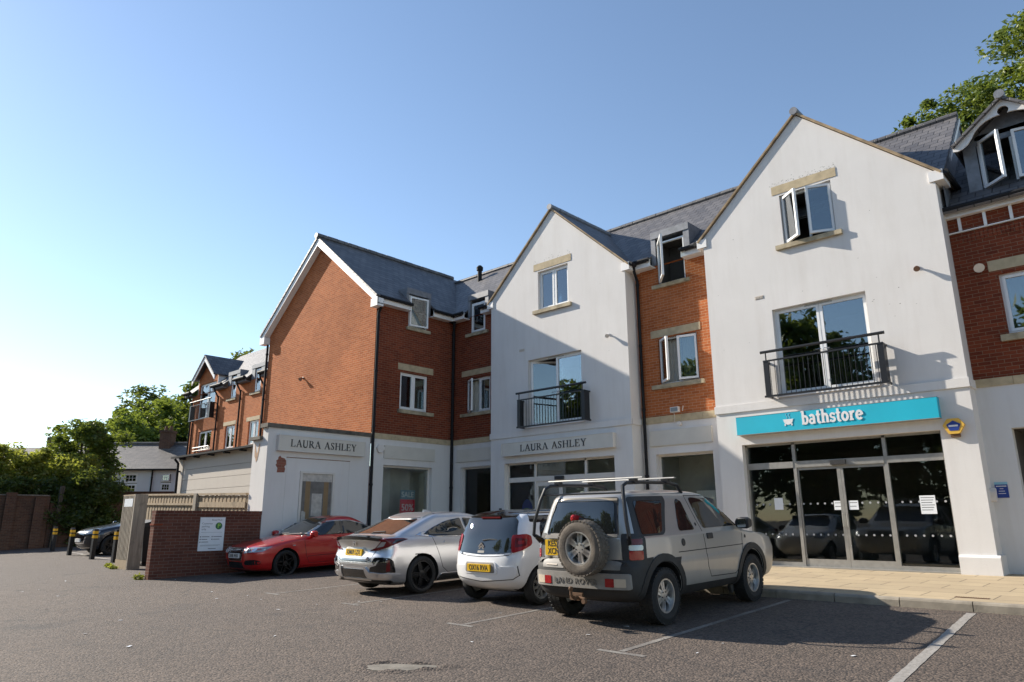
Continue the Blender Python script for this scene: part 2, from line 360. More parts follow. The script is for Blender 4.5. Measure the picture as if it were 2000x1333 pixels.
def clip(poly, a, b, c):
    """keep the part of poly where a*u + b*z <= c"""
    out = []
    for i in range(len(poly)):
        p, q = poly[i], poly[(i + 1) % len(poly)]; dp = a * p[0] + b * p[1] - c; dq = a * q[0] + b * q[1] - c
        if dp <= 1e-9: out.append(p)
        if (dp < -1e-9 and dq > 1e-9) or (dp > 1e-9 and dq < -1e-9):
            t = dp / (dp - dq); out.append((p[0] + (q[0] - p[0]) * t, p[1] + (q[1] - p[1]) * t))
    return out
def wall(mb, fr, outline, holes=(), dep=.12, m=0, d=0.):
    """sheet of wall with rectangular openings whose reveals go in by dep"""
    us = sorted({p[0] for p in outline} | {h[i] for h in holes for i in (0, 1)}); zs = sorted({p[1] for p in outline} | {h[i] for h in holes for i in (2, 3)})
    n = len(outline); area = sum(outline[i][0] * outline[(i + 1) % n][1] - outline[(i + 1) % n][0] * outline[i][1] for i in range(n)); sg = 1 if area > 0 else -1
    for i in range(len(us) - 1):
        for j in range(len(zs) - 1):
            cu, cz = (us[i] + us[i + 1]) / 2, (zs[j] + zs[j + 1]) / 2
            if any(h[0] < cu < h[1] and h[2] < cz < h[3] for h in holes): continue
            poly = [(us[i], zs[j]), (us[i + 1], zs[j]), (us[i + 1], zs[j + 1]), (us[i], zs[j + 1])]
            for k in range(n):
                (x0, z0), (x1, z1) = outline[k], outline[(k + 1) % n]
                a, b = (z1 - z0) * sg, -(x1 - x0) * sg; poly = clip(poly, a, b, a * x0 + b * z0)
                if len(poly) < 3: break
            if len(poly) >= 3: mb.face([fr(u, d, z) for u, z in poly], m)
    for (u0, u1, z0, z1) in holes:
        for (a, b) in (((u0, z0), (u1, z0)), ((u1, z0), (u1, z1)), ((u1, z1), (u0, z1)), ((u0, z1), (u0, z0))):
            mb.face([fr(a[0], d, a[1]), fr(b[0], d, b[1]), fr(b[0], d - dep, b[1]), fr(a[0], d - dep, a[1])], m)
    return mb
def stroke(pts, ws):
    """ribbon outline of a pen stroke"""
    L = []; Rr = []
    if not isinstance(ws, (list, tuple)): ws = [ws] * len(pts)
    if len(ws) != len(pts): ws = list(np.interp(np.linspace(0, 1, len(pts)), np.linspace(0, 1, len(ws)), ws))
    for i, (x, z) in enumerate(pts):
        p, q = pts[max(i - 1, 0)], pts[min(i + 1, len(pts) - 1)]; t = Vector((q[0] - p[0], q[1] - p[1])).normalized(); nn = Vector((-t.y, t.x)) * ws[i] / 2
        L.append((x + nn.x, z + nn.y)); Rr.append((x - nn.x, z - nn.y))
    return L, Rr
def ribbon(mb, fr, pts, ws, d0, d1, m=0):
    L, Rr = stroke(pts, ws)
    n = len(L)
    for i in range(n - 1): mb.face([fr(*( (p[0], d1, p[1]) )) for p in (L[i], L[i + 1], Rr[i + 1], Rr[i])], m)
    o = L + Rr[::-1]
    for i in range(len(o)):
        a, b = o[i], o[(i + 1) % len(o)]; mb.face([fr(a[0], d0, a[1]), fr(b[0], d0, b[1]), fr(b[0], d1, b[1]), fr(a[0], d1, a[1])], m)
def arc(cx, cz, rx, rz, a0, a1, n=14):
    return [(cx + rx * math.cos(R(a0 + (a1 - a0) * i / n)), cz + rz * math.sin(R(a0 + (a1 - a0) * i / n))) for i in range(n + 1)]
def rpoly(pts, r, n=4):
    """polygon with rounded corners"""
    out = []; N = len(pts)
    rs = r if isinstance(r, (list, tuple)) else [r] * N
    for i in range(N):
        p = Vector(pts[i]); a = Vector(pts[i - 1]) - p; b = Vector(pts[(i + 1) % N]) - p; rr = min(rs[i], a.length * .45, b.length * .45)
        if rr < 1e-4: out.append(tuple(p)); continue
        A = p + a.normalized() * rr; B = p + b.normalized() * rr
        for k in range(n + 1):
            t = k / n; q = A * (1 - t) ** 2 + p * 2 * t * (1 - t) + B * t * t; out.append((q.x, q.y))
    return out
def text_mesh(name, s, size, fr, u, d, z, mat, extrude=.004, bold=0., align='CENTER', sx=1., space=1.):
    cu = bpy.data.curves.new(name, 'FONT'); cu.body = s; cu.size = size; cu.extrude = extrude; cu.offset = bold; cu.align_x = align; cu.align_y = 'CENTER'; cu.space_character = space; cu.resolution_u = 3
    o = bpy.data.objects.new(name, cu); C.objects.link(o); dg = bpy.context.evaluated_depsgraph_get()
    me = bpy.data.meshes.new_from_object(o.evaluated_get(dg)); bpy.data.objects.remove(o); bpy.data.curves.remove(cu)
    m = Matrix((fr.u * sx, fr.z, fr.d)).transposed().to_4x4(); m.translation = fr(u, d, z); me.transform(m)
    me.materials.clear(); me.materials.append(M[mat]); me.name = name
    return me
# ---------------------------------------------------------------- ground
def gz(y): return .03 * (min(max(y, -12.), 11.5) - 8.3)
def build_ground():
    mb = MB(); xs = [-900, -300, -120, -60, 20, 60, 200, 900]; ys = [-900, -200, -60, -12, 0, 6, 11.5, 20, 60, 200, 900]
    vs = [(x, y, gz(y)) for y in ys for x in xs]; n = len(xs)
    mb.add(vs, [(j * n + i, j * n + i + 1, (j + 1) * n + i + 1, (j + 1) * n + i) for j in range(len(ys) - 1) for i in range(n - 1)])
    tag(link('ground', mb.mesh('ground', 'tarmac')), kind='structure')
    mb = MB(); P = [(-15, 11.62, .215), (12, 11.62, .215), (12, 16.6, .30), (-15, 16.6, .30)]
    mb.face(P); mb.face([(x, y, 0) for x, y, z in P]); mb.face([P[0], P[3], (-15, 16.6, 0), (-15, 11.62, 0)])
    tag(link('pavement', mb.mesh('pavement', 'paving')), kind='structure')
    mb = MB(); x = -15.0; i = 0
    while x < 12:
        L = .9; g = .006
        pr = [(11.5, .0), (11.5, .185), (11.515, .21), (11.535, .219), (11.618, .219), (11.618, .0)]
        fr = Fr((0, 0, 0), (0, 1, 0), (1, 0, 0)); dz = random.uniform(-.003, .003)
        mb.poly(fr, [(a + random.uniform(-.003, .003), b + dz if b > 0 else b) for a, b in pr], x + g, x + L - g); x += L
    tag(link('kerb', mb.mesh('kerb', 'kerb')), kind='structure')
build_ground()
def park_line(pts, wd, mat):
    """painted line lying 4 mm above the sloping tarmac, with a ragged worn edge"""
    mb = MB(); a, b = Vector(pts[0]), Vector(pts[1]); t = (b - a).normalized(); nn = Vector((-t.y, t.x)); n = max(2, int((b - a).length / .12)); rows = []
    for i in range(n + 1):
        p = a.lerp(b, i / n); wl = wd / 2 * random.uniform(.86, 1.05); wr = wd / 2 * random.uniform(.86, 1.05)
        rows.append([(p.x + nn.x * s, p.y + nn.y * s, gz(p.y + nn.y * s) + .004) for s in (wl, -wr)])
    for i in range(n): mb.face([rows[i][0], rows[i][1], rows[i + 1][1], rows[i + 1][0]])
    tag(link('parking_line', mb.mesh('parking_line', mat)), kind='structure')
park_line([(-1.93, 4.2), (-2.40, 11.35)], .11, 'fresh')
park_line([(-4.69, 6.63), (-4.82, 11.35)], .085, 'line'); park_line([(-4.95, 6.57), (-4.35, 6.57)], .085, 'line')
park_line([(-7.38, 6.86), (-7.45, 11.35)], .085, 'line'); park_line([(-7.65, 6.80), (-7.15, 6.80)], .085, 'line')
park_line([(-10.45, 7.2), (-10.45, 11.35)], .075, 'line'); park_line([(-10.7, 7.15), (-10.2, 7.15)], .075, 'line')
park_line([(-13.03, 7.2), (-13.03, 11.35)], .075, 'line'); park_line([(-13.3, 7.15), (-12.8, 7.15)], .075, 'line')
for x0, y0, x1, y1 in ((-35.6, 9.9, -33.3, 9.75), (-33.2, 9.6, -30.4, 9.4), (-30.3, 9.25, -26.9, 9.05), (-31.2, 9.55, -27.0, 10.3)): park_line([(x0, y0), (x1, y1)], .11, 'fresh')
def patch():
    mb = MB(); n = 26; cx, cy = -6.02, 4.72; ring = []
    for i in range(n):
        a = 2 * math.pi * i / n; r = 1 + .12 * math.sin(3 * a + 1) + random.uniform(-.07, .07)
        x, y = .36 * r * math.cos(a), .15 * r * math.sin(a); x, y = x * .80 - y * .60, x * .60 + y * .80
        ring.append((cx + x, cy + y))
    mb.face([(x, y, gz(y) + .004) for x, y in ring])
    tag(link('worn_patch', mb.mesh('worn_patch', 'concrete')), kind='structure')
    mb = MB(); k = len(ring)
    for i in range(k):
        (x, y), (x2, y2) = ring[i], ring[(i + 1) % k]
        def o(px, py, s): return (cx + (px - cx) * s, cy + (py - cy) * s)
        hh = lambda q: .018 + .012 * math.sin(q * 1.7)
        A, B = o(x, y, 1.03), o(x2, y2, 1.03); A1, B1 = o(x, y, 1.22), o(x2, y2, 1.22); A2, B2 = o(x, y, 1.75), o(x2, y2, 1.75)
        mb.face([(*A, gz(A[1]) + .001), (*B, gz(B[1]) + .001), (*B1, gz(B1[1]) + hh(i + 1)), (*A1, gz(A1[1]) + hh(i))]); mb.face([(*A1, gz(A1[1]) + hh(i)), (*B1, gz(B1[1]) + hh(i + 1)), (*B2, gz(B2[1]) - .002), (*A2, gz(A2[1]) - .002)])
    tag(link('tarmac_lip', mb.mesh('tarmac_lip', 'tarmac', True, 80)), kind='structure')
patch()

# ---------------------------------------------------------------- parts of buildings
def slab(mb, p, th=.07, mt=0, me=1):
    """a roof slope: four corners, thickened downwards"""
    p = [Vector(q) for q in p]; n = (p[1] - p[0]).cross(p[3] - p[0]).normalized()
    if n.z < 0: n = -n
    q = [v - n * th for v in p]; k = len(p)
    mb.face(p, mt); mb.face(q[::-1], me)
    for i in range(k): mb.face([p[i], p[(i + 1) % k], q[(i + 1) % k], q[i]], me)
def ridge(mb, a, b, r=.11, m=0):
    a, b = Vector(a), Vector(b); L = (b - a).length; n = max(1, int(L / .45)); t = (b - a) / n
    for i in range(n): mb.tube([a + t * i, a + t * (i + .97)], r * (1 + .04 * (i % 2)), 10, m)
def room(b, fr, u0, u1, z0, z1, d, depth, mat='room', name='interior'):
    mb = MB(); d1 = d - depth; c = lambda u, dd, z: fr(u, dd, z)
    mb.face([c(u0, d1, z0), c(u1, d1, z0), c(u1, d1, z1), c(u0, d1, z1)])
    for (a, e) in (((u0, z0), (u1, z0)), ((u1, z0), (u1, z1)), ((u1, z1), (u0, z1)), ((u0, z1), (u0, z0))): mb.face([c(a[0], d, a[1]), c(e[0], d, e[1]), c(e[0], d1, e[1]), c(a[0], d1, a[1])])
    return part(name, mb, mat, b, recalc=False)
def casement(mf, mg, fr, w, z0, z1, d=0., t=.055, th=.06, bars=0):
    for k in range(bars):
        q = t + (w - 2 * t) * (k + 1) / (bars + 1); mf.fbox(fr, q - .012, q + .012, d - th * .44, d - th * .2, z0 + t, z1 - t)
    if bars: mf.fbox(fr, t, w - t, d - th * .44, d - th * .2, (z0 + z1) / 2 - .012, (z0 + z1) / 2 + .012)
    mf.fbox(fr, 0, t, d - th, d, z0, z1); mf.fbox(fr, w - t, w, d - th, d, z0, z1); mf.fbox(fr, t, w - t, d - th, d, z0, z0 + t); mf.fbox(fr, t, w - t, d - th, d, z1 - t, z1)
    mg.fbox(fr, t, w - t, d - th * .6, d - th * .45, z0 + t, z1 - t)
def curtain(b, fr, u0, u1, z0, z1, d, mat='curtain', amp=.025, n=26):
    mb = MB(); pts = [(u0 + (u1 - u0) * i / n, d + amp * math.sin(i * 1.9) + amp * .5 * math.sin(i * .7)) for i in range(n + 1)]
    for i in range(n):
        (a, da), (c, dc) = pts[i], pts[i + 1]; mb.face([fr(a, da, z0), fr(c, dc, z0), fr(c, dc, z1), fr(a, da, z1)])
    part('curtain' if mat == 'curtain' else 'blind', mb, mat, b, True, ang=80)
def window(b, fr, u0, u1, z0, z1, n=2, rec=.09, opens=(), dress=None, sill=None, lintel=None, depth=.8, name='window', mull=.05, transom=None, silld=.08, fw=.045, bars=0):
    """a plastic casement window: frame mesh with panes, sill, lintel, dressing and the room behind as its own parts"""
    mf, mg = MB(), MB(); d = -rec
    for a in ((u0, u0 + fw, z0, z1), (u1 - fw, u1, z0, z1), (u0 + fw, u1 - fw, z0, z0 + fw), (u0 + fw, u1 - fw, z1 - fw, z1)): mf.fbox(fr, a[0], a[1], d - .07, d, a[2], a[3])
    wd = (u1 - u0 - 2 * fw - (n - 1) * mull) / n; sashes = []
    for i in range(n):
        a = u0 + fw + i * (wd + mull)
        if i: mf.fbox(fr, a - mull, a, d - .07, d, z0 + fw, z1 - fw)
        op = [o for o in opens if o[0] == i]
        if not op: casement(mf, mg, Fr(fr(a, 0, 0), fr.u, fr.d), wd, z0 + fw, z1 - fw, d + .012, bars=bars)
        else:
            _, ang, hinge = op[0]; s = Fr(fr(a, 0, 0), fr.u, fr.d).sub(0, d + .02, R(ang)) if hinge == 'L' else Fr(fr(a + wd, 0, 0), fr.u, fr.d).sub(0, d + .02, R(ang), -1)
            sashes.append((s, wd))
    win = part(name, mf, 'upvc', b)
    if mg.v: part('pane', mg, 'glass', win)
    for s, wd in sashes:
        a, g = MB(), MB(); casement(a, g, s, wd, z0 + fw, z1 - fw, .03, bars=bars); sa = part('sash', a, 'upvc', win)
        part('sash_pane', g, 'glass', win)
    if sill: part('sill', MB().fbox(fr, sill[0], sill[1], -rec, silld, sill[2], sill[3]), 'sillstone', win)
    if lintel: part('lintel', MB().fbox(fr, lintel[0], lintel[1], -.05, .012, lintel[2], lintel[3]), 'stone', win)
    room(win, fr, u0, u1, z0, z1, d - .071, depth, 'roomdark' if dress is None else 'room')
    if dress:
        for (kind, a, e, *zz) in dress: curtain(win, fr, u0 + (u1 - u0) * a, u0 + (u1 - u0) * e, z0 + .03 if not zz else z0 + (z1 - z0) * zz[0], z1 - .03, d - .2, kind)
    return win
def balcony(b, fr, u0, u1, z0, z1, d=.28, gap=.105):
    f = MB()
    f.fbox(fr, u0, u1, d - .02, d + .02, z1 - .235, z1 - .20); f.fbox(fr, u0 - .03, u1 + .03, d - .02, d + .02, z0, z0 + .045)
    for u in (u0, u1):
        sg = 1 if u == u0 else -1
        f.fbox(fr, u, u + sg * .12, d - .03, d + .012, z0 + .045, z1 - .2)
        f.fbox(fr, u, u + sg * .045, .0, d - .02, z1 - .245, z1 - .205); f.fbox(fr, u, u + sg * .045, .0, d - .02, z0 + .005, z0 + .045)
        f.fbox(fr, u + sg * .012, u + sg * .035, .04, d - .03, z0 + .045, z1 - .245)
        f.tube([fr(u + sg * .07, d, z1 - .2), fr(u + sg * .07, d, z1 - .02)], .016, 6)
    o = part('balcony', f, 'rail', b)
    mb2 = MB(); mb2.tube([fr(u0 - .05, d, z1), fr(u1 + .05, d, z1)], .034, 10); part('handrail', mb2, 'rail', o, True)
    n = int((u1 - u0 - .3) / gap)
    for i in range(n + 1):
        u = u0 + .15 + (u1 - u0 - .3) * i / n; part('baluster', MB().tube([fr(u, d, z0 + .045), fr(u, d, z1 - .235)], .0075, 6), 'rail', o, True)
    return o
def gutter(mb, a, b, r=.058, m=0):
    mb.tube([a, b], r, 8, m)
def downpipe(b, pts, r=.042):
    mb = MB(); mb.tube(pts, r, 10)
    z0, z1 = min(p[2] for p in pts), max(p[2] for p in pts); x, y = pts[-1][0], pts[-1][1]; z = z1 - .5
    while z > z0 + .2: mb.lathe((x, y, z), (0, 0, 1), [(r + .014, -.03), (r + .014, .03)], 10); z -= 1.8
    return part('downpipe', mb, 'gutter', b, True)
def shop_window(b, fr, u0, u1, z0, z1, rec=.14, room_d=.95, mat='frame_cream', name='shop_window'):
    mf = MB(); fw = .06; d = -rec
    for a in ((u0, u0 + fw, z0, z1), (u1 - fw, u1, z0, z1), (u0 + fw, u1 - fw, z0, z0 + fw), (u0 + fw, u1 - fw, z1 - fw, z1)): mf.fbox(fr, a[0], a[1], d - .08, d, a[2], a[3])
    win = part(name, mf, mat, b); part('pane', MB().fbox(fr, u0 + fw, u1 - fw, d - .05, d - .04, z0 + fw, z1 - fw), 'shopglass', win)
    room(win, fr, u0 - .0, u1 + .0, z0, z1, d - .081, room_d, 'shoproom'); return win

# serif capitals: pen strokes (points, widths) in a box one unit high
T, N = .15, .055
def serif(x, z, wd=.22): return ([(x - wd / 2, z), (x + wd / 2, z)], .05)
GL = {
 'L': (.72, [([(.14, 0), (.14, 1)], T), serif(.14, .975, .30), serif(.14, .025, .30), ([(.14, .025), (.62, .025)], .05), ([(.60, .0), (.66, .26)], [.10, .03])]),
 'A': (.86, [([(.40, 1.), (.10, .03)], N), ([(.40, 1.), (.74, .03)], T), ([(.20, .34), (.60, .34)], .05), serif(.10, .025, .24), serif(.74, .025, .30)]),
 'U': (.86, [([(.14, 1), (.14, .30)] + arc(.41, .30, .27, .29, 180, 270, 6), T), (arc(.41, .30, .27, .27, 270, 360, 6) + [(.68, 1)], [T] * 4 + [N] * 4), serif(.14, .975, .30), serif(.68, .975, .24)]),
 'R': (.84, [([(.14, 0), (.14, 1)], T), ([(.14, .97)] + arc(.36, .745, .20, .225, 90, -90, 10) + [(.14, .52)], [.05] * 3 + [.09] * 2 + [.14] * 3 + [.09] * 2 + [.05] * 3), ([(.34, .52), (.72, .02)], T), serif(.14, .975, .30), serif(.14, .025, .30), serif(.74, .025, .20)]),
 'S': (.64, [([(.50, .80)] + arc(.30, .76, .19, .21, 30, 180, 8) + [(.15, .64), (.30, .52), (.46, .38)] + arc(.29, .25, .20, .225, 10, -150, 8), [.05] * 3 + [.07] * 4 + [.11] * 3 + [.16] * 3 + [.12] * 3 + [.06] * 5), ([(.52, .72), (.50, .97)], [.03, .06]), ([(.06, .30), (.08, .04)], [.03, .06])]),
 'H': (.92, [([(.14, 0), (.14, 1)], T), ([(.74, 0), (.74, 1)], T), ([(.14, .52), (.74, .52)], .05), serif(.14, .975, .30), serif(.14, .025, .30), serif(.74, .975, .30), serif(.74, .025, .30)]),
 'E': (.76, [([(.14, 0), (.14, 1)], T), ([(.02, .975), (.60, .975)], .05), ([(.14, .52), (.46, .52)], .05), ([(.02, .025), (.62, .025)], .05), ([(.60, 1.), (.63, .76)], [.09, .03]), ([(.62, 0), (.67, .26)], [.09, .03]), ([(.47, .42), (.47, .62)], .05)]),
 'Y': (.80, [([(.10, 1), (.40, .46)], T), ([(.70, 1), (.40, .46)], N), ([(.40, .48), (.40, 0)], T), serif(.10, .975, .28), serif(.70, .975, .22), serif(.40, .025, .30)]),
 ' ': (.42, [])}
K = .165
def slabf(x, z, wd): return ([(x - wd / 2, z), (x + wd / 2, z)], .11)
SL = {
 'b': (.76, [([(.18, 0), (.18, 1)], K), slabf(.11, .945, .24), (arc(.37, .33, .25, .27, 150, -150, 16), K), slabf(.13, .055, .16)]),
 'a': (.72, [([(.12, .56)] + arc(.33, .44, .20, .20, 110, 0, 7) + [(.53, .0)], K), (arc(.31, .20, .20, .155, 60, 330, 14), .14), slabf(.58, .055, .22)]),
 't': (.54, [([(.24, .92), (.24, .22)] + arc(.38, .20, .14, .145, 180, 310, 6), K), ([(.04, .62), (.48, .62)], .12)]),
 'h': (.84, [([(.18, 0), (.18, 1)], K), slabf(.11, .945, .24), (arc(.41, .38, .21, .25, 160, 0, 8) + [(.62, .0)], K), slabf(.20, .055, .34), slabf(.64, .055, .32)]),
 's': (.60, [(arc(.29, .475, .19, .14, 20, 190, 8) + [(.18, .36), (.40, .31)] + arc(.29, .19, .20, .14, 20, -170, 8), .14), ([(.48, .48), (.48, .64)], .09), ([(.08, .20), (.08, .03)], .09)]),
 'o': (.74, [(arc(.36, .33, .25, .27, 0, 360, 22), K)]),
 'r': (.62, [([(.20, 0), (.20, .65)], K), slabf(.13, .60, .22), slabf(.22, .055, .38), ([(.22, .36)] + arc(.42, .40, .20, .20, 170, 60, 6), K)]),
 'e': (.72, [([(.12, .34), (.58, .34)], .12), (arc(.36, .33, .25, .27, 0, 318, 18), K)])}
def lettering(fr, s, u, z, h, sx, d, glyphs, sp=.02):
    mb = MB(); x = u; k = 0
    for ch in s:
        wd, st = glyphs[ch]
        for pts, ws in st:
            k += 1; dd = d + .012 + (k % 7) * .0006
            q = [(x + p[0] * h * sx, z + p[1] * h) for p in pts]; ww = [a * h for a in ws] if isinstance(ws, (list, tuple)) else ws * h
            ribbon(mb, fr, q, ww, d, dd)
        x += (wd + sp) * h * sx
    return mb, x
def text_width(s, glyphs, sp=.02): return sum(glyphs[c][0] + sp for c in s)

# ---------------------------------------------------------------- the two white gabled shops
def gabled_shop(dx, which):
    XL, XR, Y = -8.20 + dx, -2.82 + dx, 16.; fr = front(Y); xc = (XL + XR) / 2
    lab = {'B': 'white rendered gabled shop with dark glass doors under the turquoise sign', 'L': 'white rendered gabled shop half in shade, with the cream sign over its pale framed doors'}[which]
    b = thing('gabled_shop', (xc, 17.5, .25), lab, 'shop', 'white gabled shops of the terrace')
    w3 = (-6.11 + dx, -4.89 + dx, 7.70, 8.98); fd = (-6.56 + dx, -4.46 + dx, 4.10, 6.16); sh = (-7.60 + dx, -3.43 + dx, .30, 3.02)
    mb = MB(); wall(mb, fr, [(XL, .2), (XR, .2), (XR, 8.44), (xc, 10.93), (XL, 8.44)], (w3, fd, sh), .16)
    for X, s in ((XR, 1), (XL, -1)): mb.face([(X, 16., .2), (X, 17.2, .2), (X, 17.2, 8.44), (X, 16., 8.44)])
    wl = part('wall', mb, 'render', b)
    mb = MB(); mb.fbox(fr, XL - .02, XR + .02, 0.001, .035, 3.81, 3.985); mb.fbox(fr, XL - .02, XR + .02, .001, .012, 3.99, 4.0)
    mb.fbox(side(XR), 16.01, 16.52, .001, .035, 3.81, 3.985); part('string_course', mb, 'render', b)
    mb = MB(); pr = lambda a, c: part('plinth', MB().poly(Fr((a, 16., 0), (0, -1, 0), (1, 0, 0)), [(0, .2), (.075, .2), (.075, .60), (.03, .645), (0, .645)], 0, c - a), 'render', b)
    pr(XL - .03, sh[0] - .0); pr(sh[1] + .0, XR + .06); part('plinth', MB().fbox(side(XR), 16.005, 16.5, .001, .06, .2, .64), 'render', b)
    mb = MB(); e = .16; zt = 10.93 + .09; sl = (10.93 - 8.44) / (xc - XL); ze = zt - sl * (xc - XL + e)
    slab(mb, [(XL - e, 15.94, ze), (xc, 15.94, zt), (xc, 20., zt), (XL - e, 20., ze)], .045); slab(mb, [(XR + e, 15.94, ze), (xc, 15.94, zt), (xc, 20., zt), (XR + e, 20., ze)], .045)
    rf = part('roof', mb, ['slate', 'verge'], b)
    mb = MB(); ridge(mb, (xc, 15.90, zt + .0), (xc, 19.6, zt + .0), .10); part('ridge_tiles', mb, 'lead', rf, True)
    for x0, x1 in ((XL - .17, XL + .10), (XR - .10, XR + .17)): part('eaves_box', MB().box(x0, x1, 15.965, 16.55, 8.20, 8.43), 'fascia', b)
    for X in (XL - .22, XR + .22): mb = MB(); gutter(mb, (X, 15.97, 8.36), (X, 17.6, 8.36)); part('gutter', mb, 'gutter', b, True)
    op = ((0, 38, 'L'), (1, 24, 'R')) if which == 'B' else ()
    window(b, fr, *w3, n=2, rec=.10, opens=op, dress=None if which == 'B' else [('blind', 0, 1)], sill=(w3[0] - .18, w3[1] + .13, 7.585, 7.695), lintel=(w3[0] - .17, w3[1] + .14, 9.03, 9.25))
    r = random.Random(int(dx) + 5); mb = MB()
    for i in range(110 if which == 'B' else 50):  # lichen specks over the lintel and scuffs on the render
        if i % 3: u, z = r.uniform(w3[0] - .2, w3[1] + .15), 9.255 + abs(r.gauss(0, .07))
        else: u, z = r.uniform(XL + .3, XR - .2), r.uniform(5.2, 9.2)
        if z > 8.3 + (2.7 - abs(u - xc)) * .9 or (i % 3 == 0 and w3[0] - .3 < u < w3[1] + .3 and z > 7.4) or (fd[0] - .1 < u < fd[1] + .1 and z < 6.3): continue
        a, c_ = r.uniform(.006, .022), r.uniform(.003, .008); mb.face([fr(u - a, .002, z), fr(u, .002, z - c_), fr(u + a, .002, z + c_ * .6), fr(u, .002, z + c_)])
    part('lichen', mb, 'grime', b)
    # tall glazed doors behind the balcony
    win = window(b, fr, *fd, n=2, rec=.12, dress=None, depth=1.6, name='balcony_doors', mull=.03, opens=() if which == 'B' else ((0, -38, 'L'),))
    part('threshold', MB().fbox(fr, fd[0] - .06, fd[1] + .06, -.12, .05, 4.04, 4.10), 'fascia', win)
    part('vent', MB().fbox(fr, xc - .32, xc + .30, -.115, -.10, 6.105, 6.135), 'alu', win)
    for s in (-1, 1):
        mb = MB(); mb.tube([fr(fd[0] + 1.05 + s * .04, -.10, 5.05), fr(fd[0] + 1.05 + s * .04, -.05, 5.05), fr(fd[0] + 1.05 + s * .16, -.05, 5.05)], .011, 6); part('handle', mb, 'chrome', win, True)
    balcony(b, fr, -6.77 + dx, -4.17 + dx, 4.03, 5.10)
    # shop front
    fm = 'alu' if which == 'B' else 'frame_cream'; d = -.16; mf, mg = MB(), MB(); fw = .06
    a0, a1, z0, z1 = sh; m1, m2, mc = -6.455 + dx, -4.54 + dx, -5.48 + dx
    for u0, u1, q0, q1 in ((a0, a0 + .045, z0, z1), (a1 - .045, a1, z0, z1), (a0, a1, z1 - .05, z1), (m1 - .035, m1 + .035, z0, z1), (m2 - .035, m2 + .035, z0, z1)): mf.fbox(fr, u0, u1, d - .09, d, q0, q1)
    for u0, u1 in ((a0 + .045, m1 - .035), (m1 + .035, m2 - .035), (m2 + .035, a1 - .045)):
        mf.fbox(fr, u0, u1, d - .10, d + .012, 2.44, 2.58); mg.fbox(fr, u0, u1, d - .05, d - .04, 2.58, z1 - .05)
        if u0 != m1 + .035: mf.fbox(fr, u0, u1, d - .09, d, z0, z0 + .09); mg.fbox(fr, u0, u1, d - .05, d - .04, z0 + .09, 2.44)
    sf = part('shop_front', mf, fm, b); part('pane', mg, 'shopglass', sf)
    for s, u0, u1 in ((-1, m1 + .04, mc - .002), (1, mc + .002, m2 - .04)):
        a, g = MB(), MB(); t = .055 if which == 'B' else .10
        st = .075 if s == -1 else .05
        a.fbox(fr, u0, u0 + (t * .5 if s == -1 else st), d - .07, d - .02, z0 + .01, 2.44); a.fbox(fr, u1 - (st if s == -1 else t * .5), u1, d - .07, d - .02, z0 + .01, 2.44)
        q0 = u0 + (t * .5 if s == -1 else st); q1 = u1 - (st if s == -1 else t * .5)
        a.fbox(fr, q0, q1, d - .07, d - .02, z0 + .01, z0 + .17); a.fbox(fr, q0, q1, d - .07, d - .02, 2.38 if which == 'B' else 2.30, 2.44)
        g.fbox(fr, q0, q1, d - .05, d - .04, z0 + .17, 2.38 if which == 'B' else 2.30)
        dr = part('sliding_door', a, fm, b); part('door_pane', g, 'shopglass', dr)
        mb = MB(); hx = mc + s * .045; mb.tube([fr(hx, d - .01, 1.15), fr(hx, d + .03, 1.15), fr(hx, d + .03, 1.42), fr(hx, d - .01, 1.42)], .010, 6); part('handle', mb, 'alu', dr, True)
    mb = MB(); mb.fbox(fr, mc - .17, mc + .15, d + .013, d + .07, 2.46, 2.56); part('door_sensor', mb, 'plastic', sf)
    part('threshold', MB().fbox(fr, a0, a1 + .25, -.20, .05, .285, .30 + .012), 'alu', sf)
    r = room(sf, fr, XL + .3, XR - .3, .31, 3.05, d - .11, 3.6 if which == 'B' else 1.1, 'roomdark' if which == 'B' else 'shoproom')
    if which == 'B':
        mb = MB()
        for row, z in ((0, 1.64), (1, .98)):
            u = a0 + .16
            while u < a1 - .08:
                if min(abs(u - m) for m in (m1, mc, m2)) > .07: mb.lathe(fr(u, d - .038, z), (0, -1, 0), [(.022, 0), (.022, .002)], 12)
                u += .155
        part('safety_dots', mb, 'dot', sf)
    return b
gabled_shop(0, 'B'); gabled_shop(-7.86, 'L')

# ---------------------------------------------------------------- brick infill between the gables
EV, RY, RZ, SLP = 8.52, 19.40, 11.25, .9
def main_roof(mb, x0, x1, cuts=()):
    """both slopes of the terrace's long roof, the front one cut away round dormers (u0, u1, top)"""
    ye = 16.20; ze = RZ - SLP * (RY - ye); x = x0
    for a, c, zt in sorted(cuts) + [(x1, x1, 0)]:
        if a > x: slab(mb, [(x, ye, ze), (a, ye, ze), (a, RY, RZ), (x, RY, RZ)], .06)
        if c > a: yc = RY - (RZ - zt) / SLP; slab(mb, [(a, yc, zt), (c, yc, zt), (c, RY, RZ), (a, RY, RZ)], .06)
        x = c
    slab(mb, [(x0, RY, RZ), (x1, RY, RZ), (x1, 22.6, ze), (x0, 22.6, ze)], .06)
def eave(b, fr, u0, u1, z=8.42, d=.30, mat='fascia', r=.058):
    mb = MB(); mb.fbox(fr, u0, u1, 0, d, z - .20, z - .17); mb.fbox(fr, u0, u1, d - .025, d, z - .17, z + .01); part('fascia', mb, mat, b)
    mb = MB(); gutter(mb, fr(u0, d + r, z - .01), fr(u1, d + r, z - .01), r); part('gutter', mb, 'gutter', b, True)
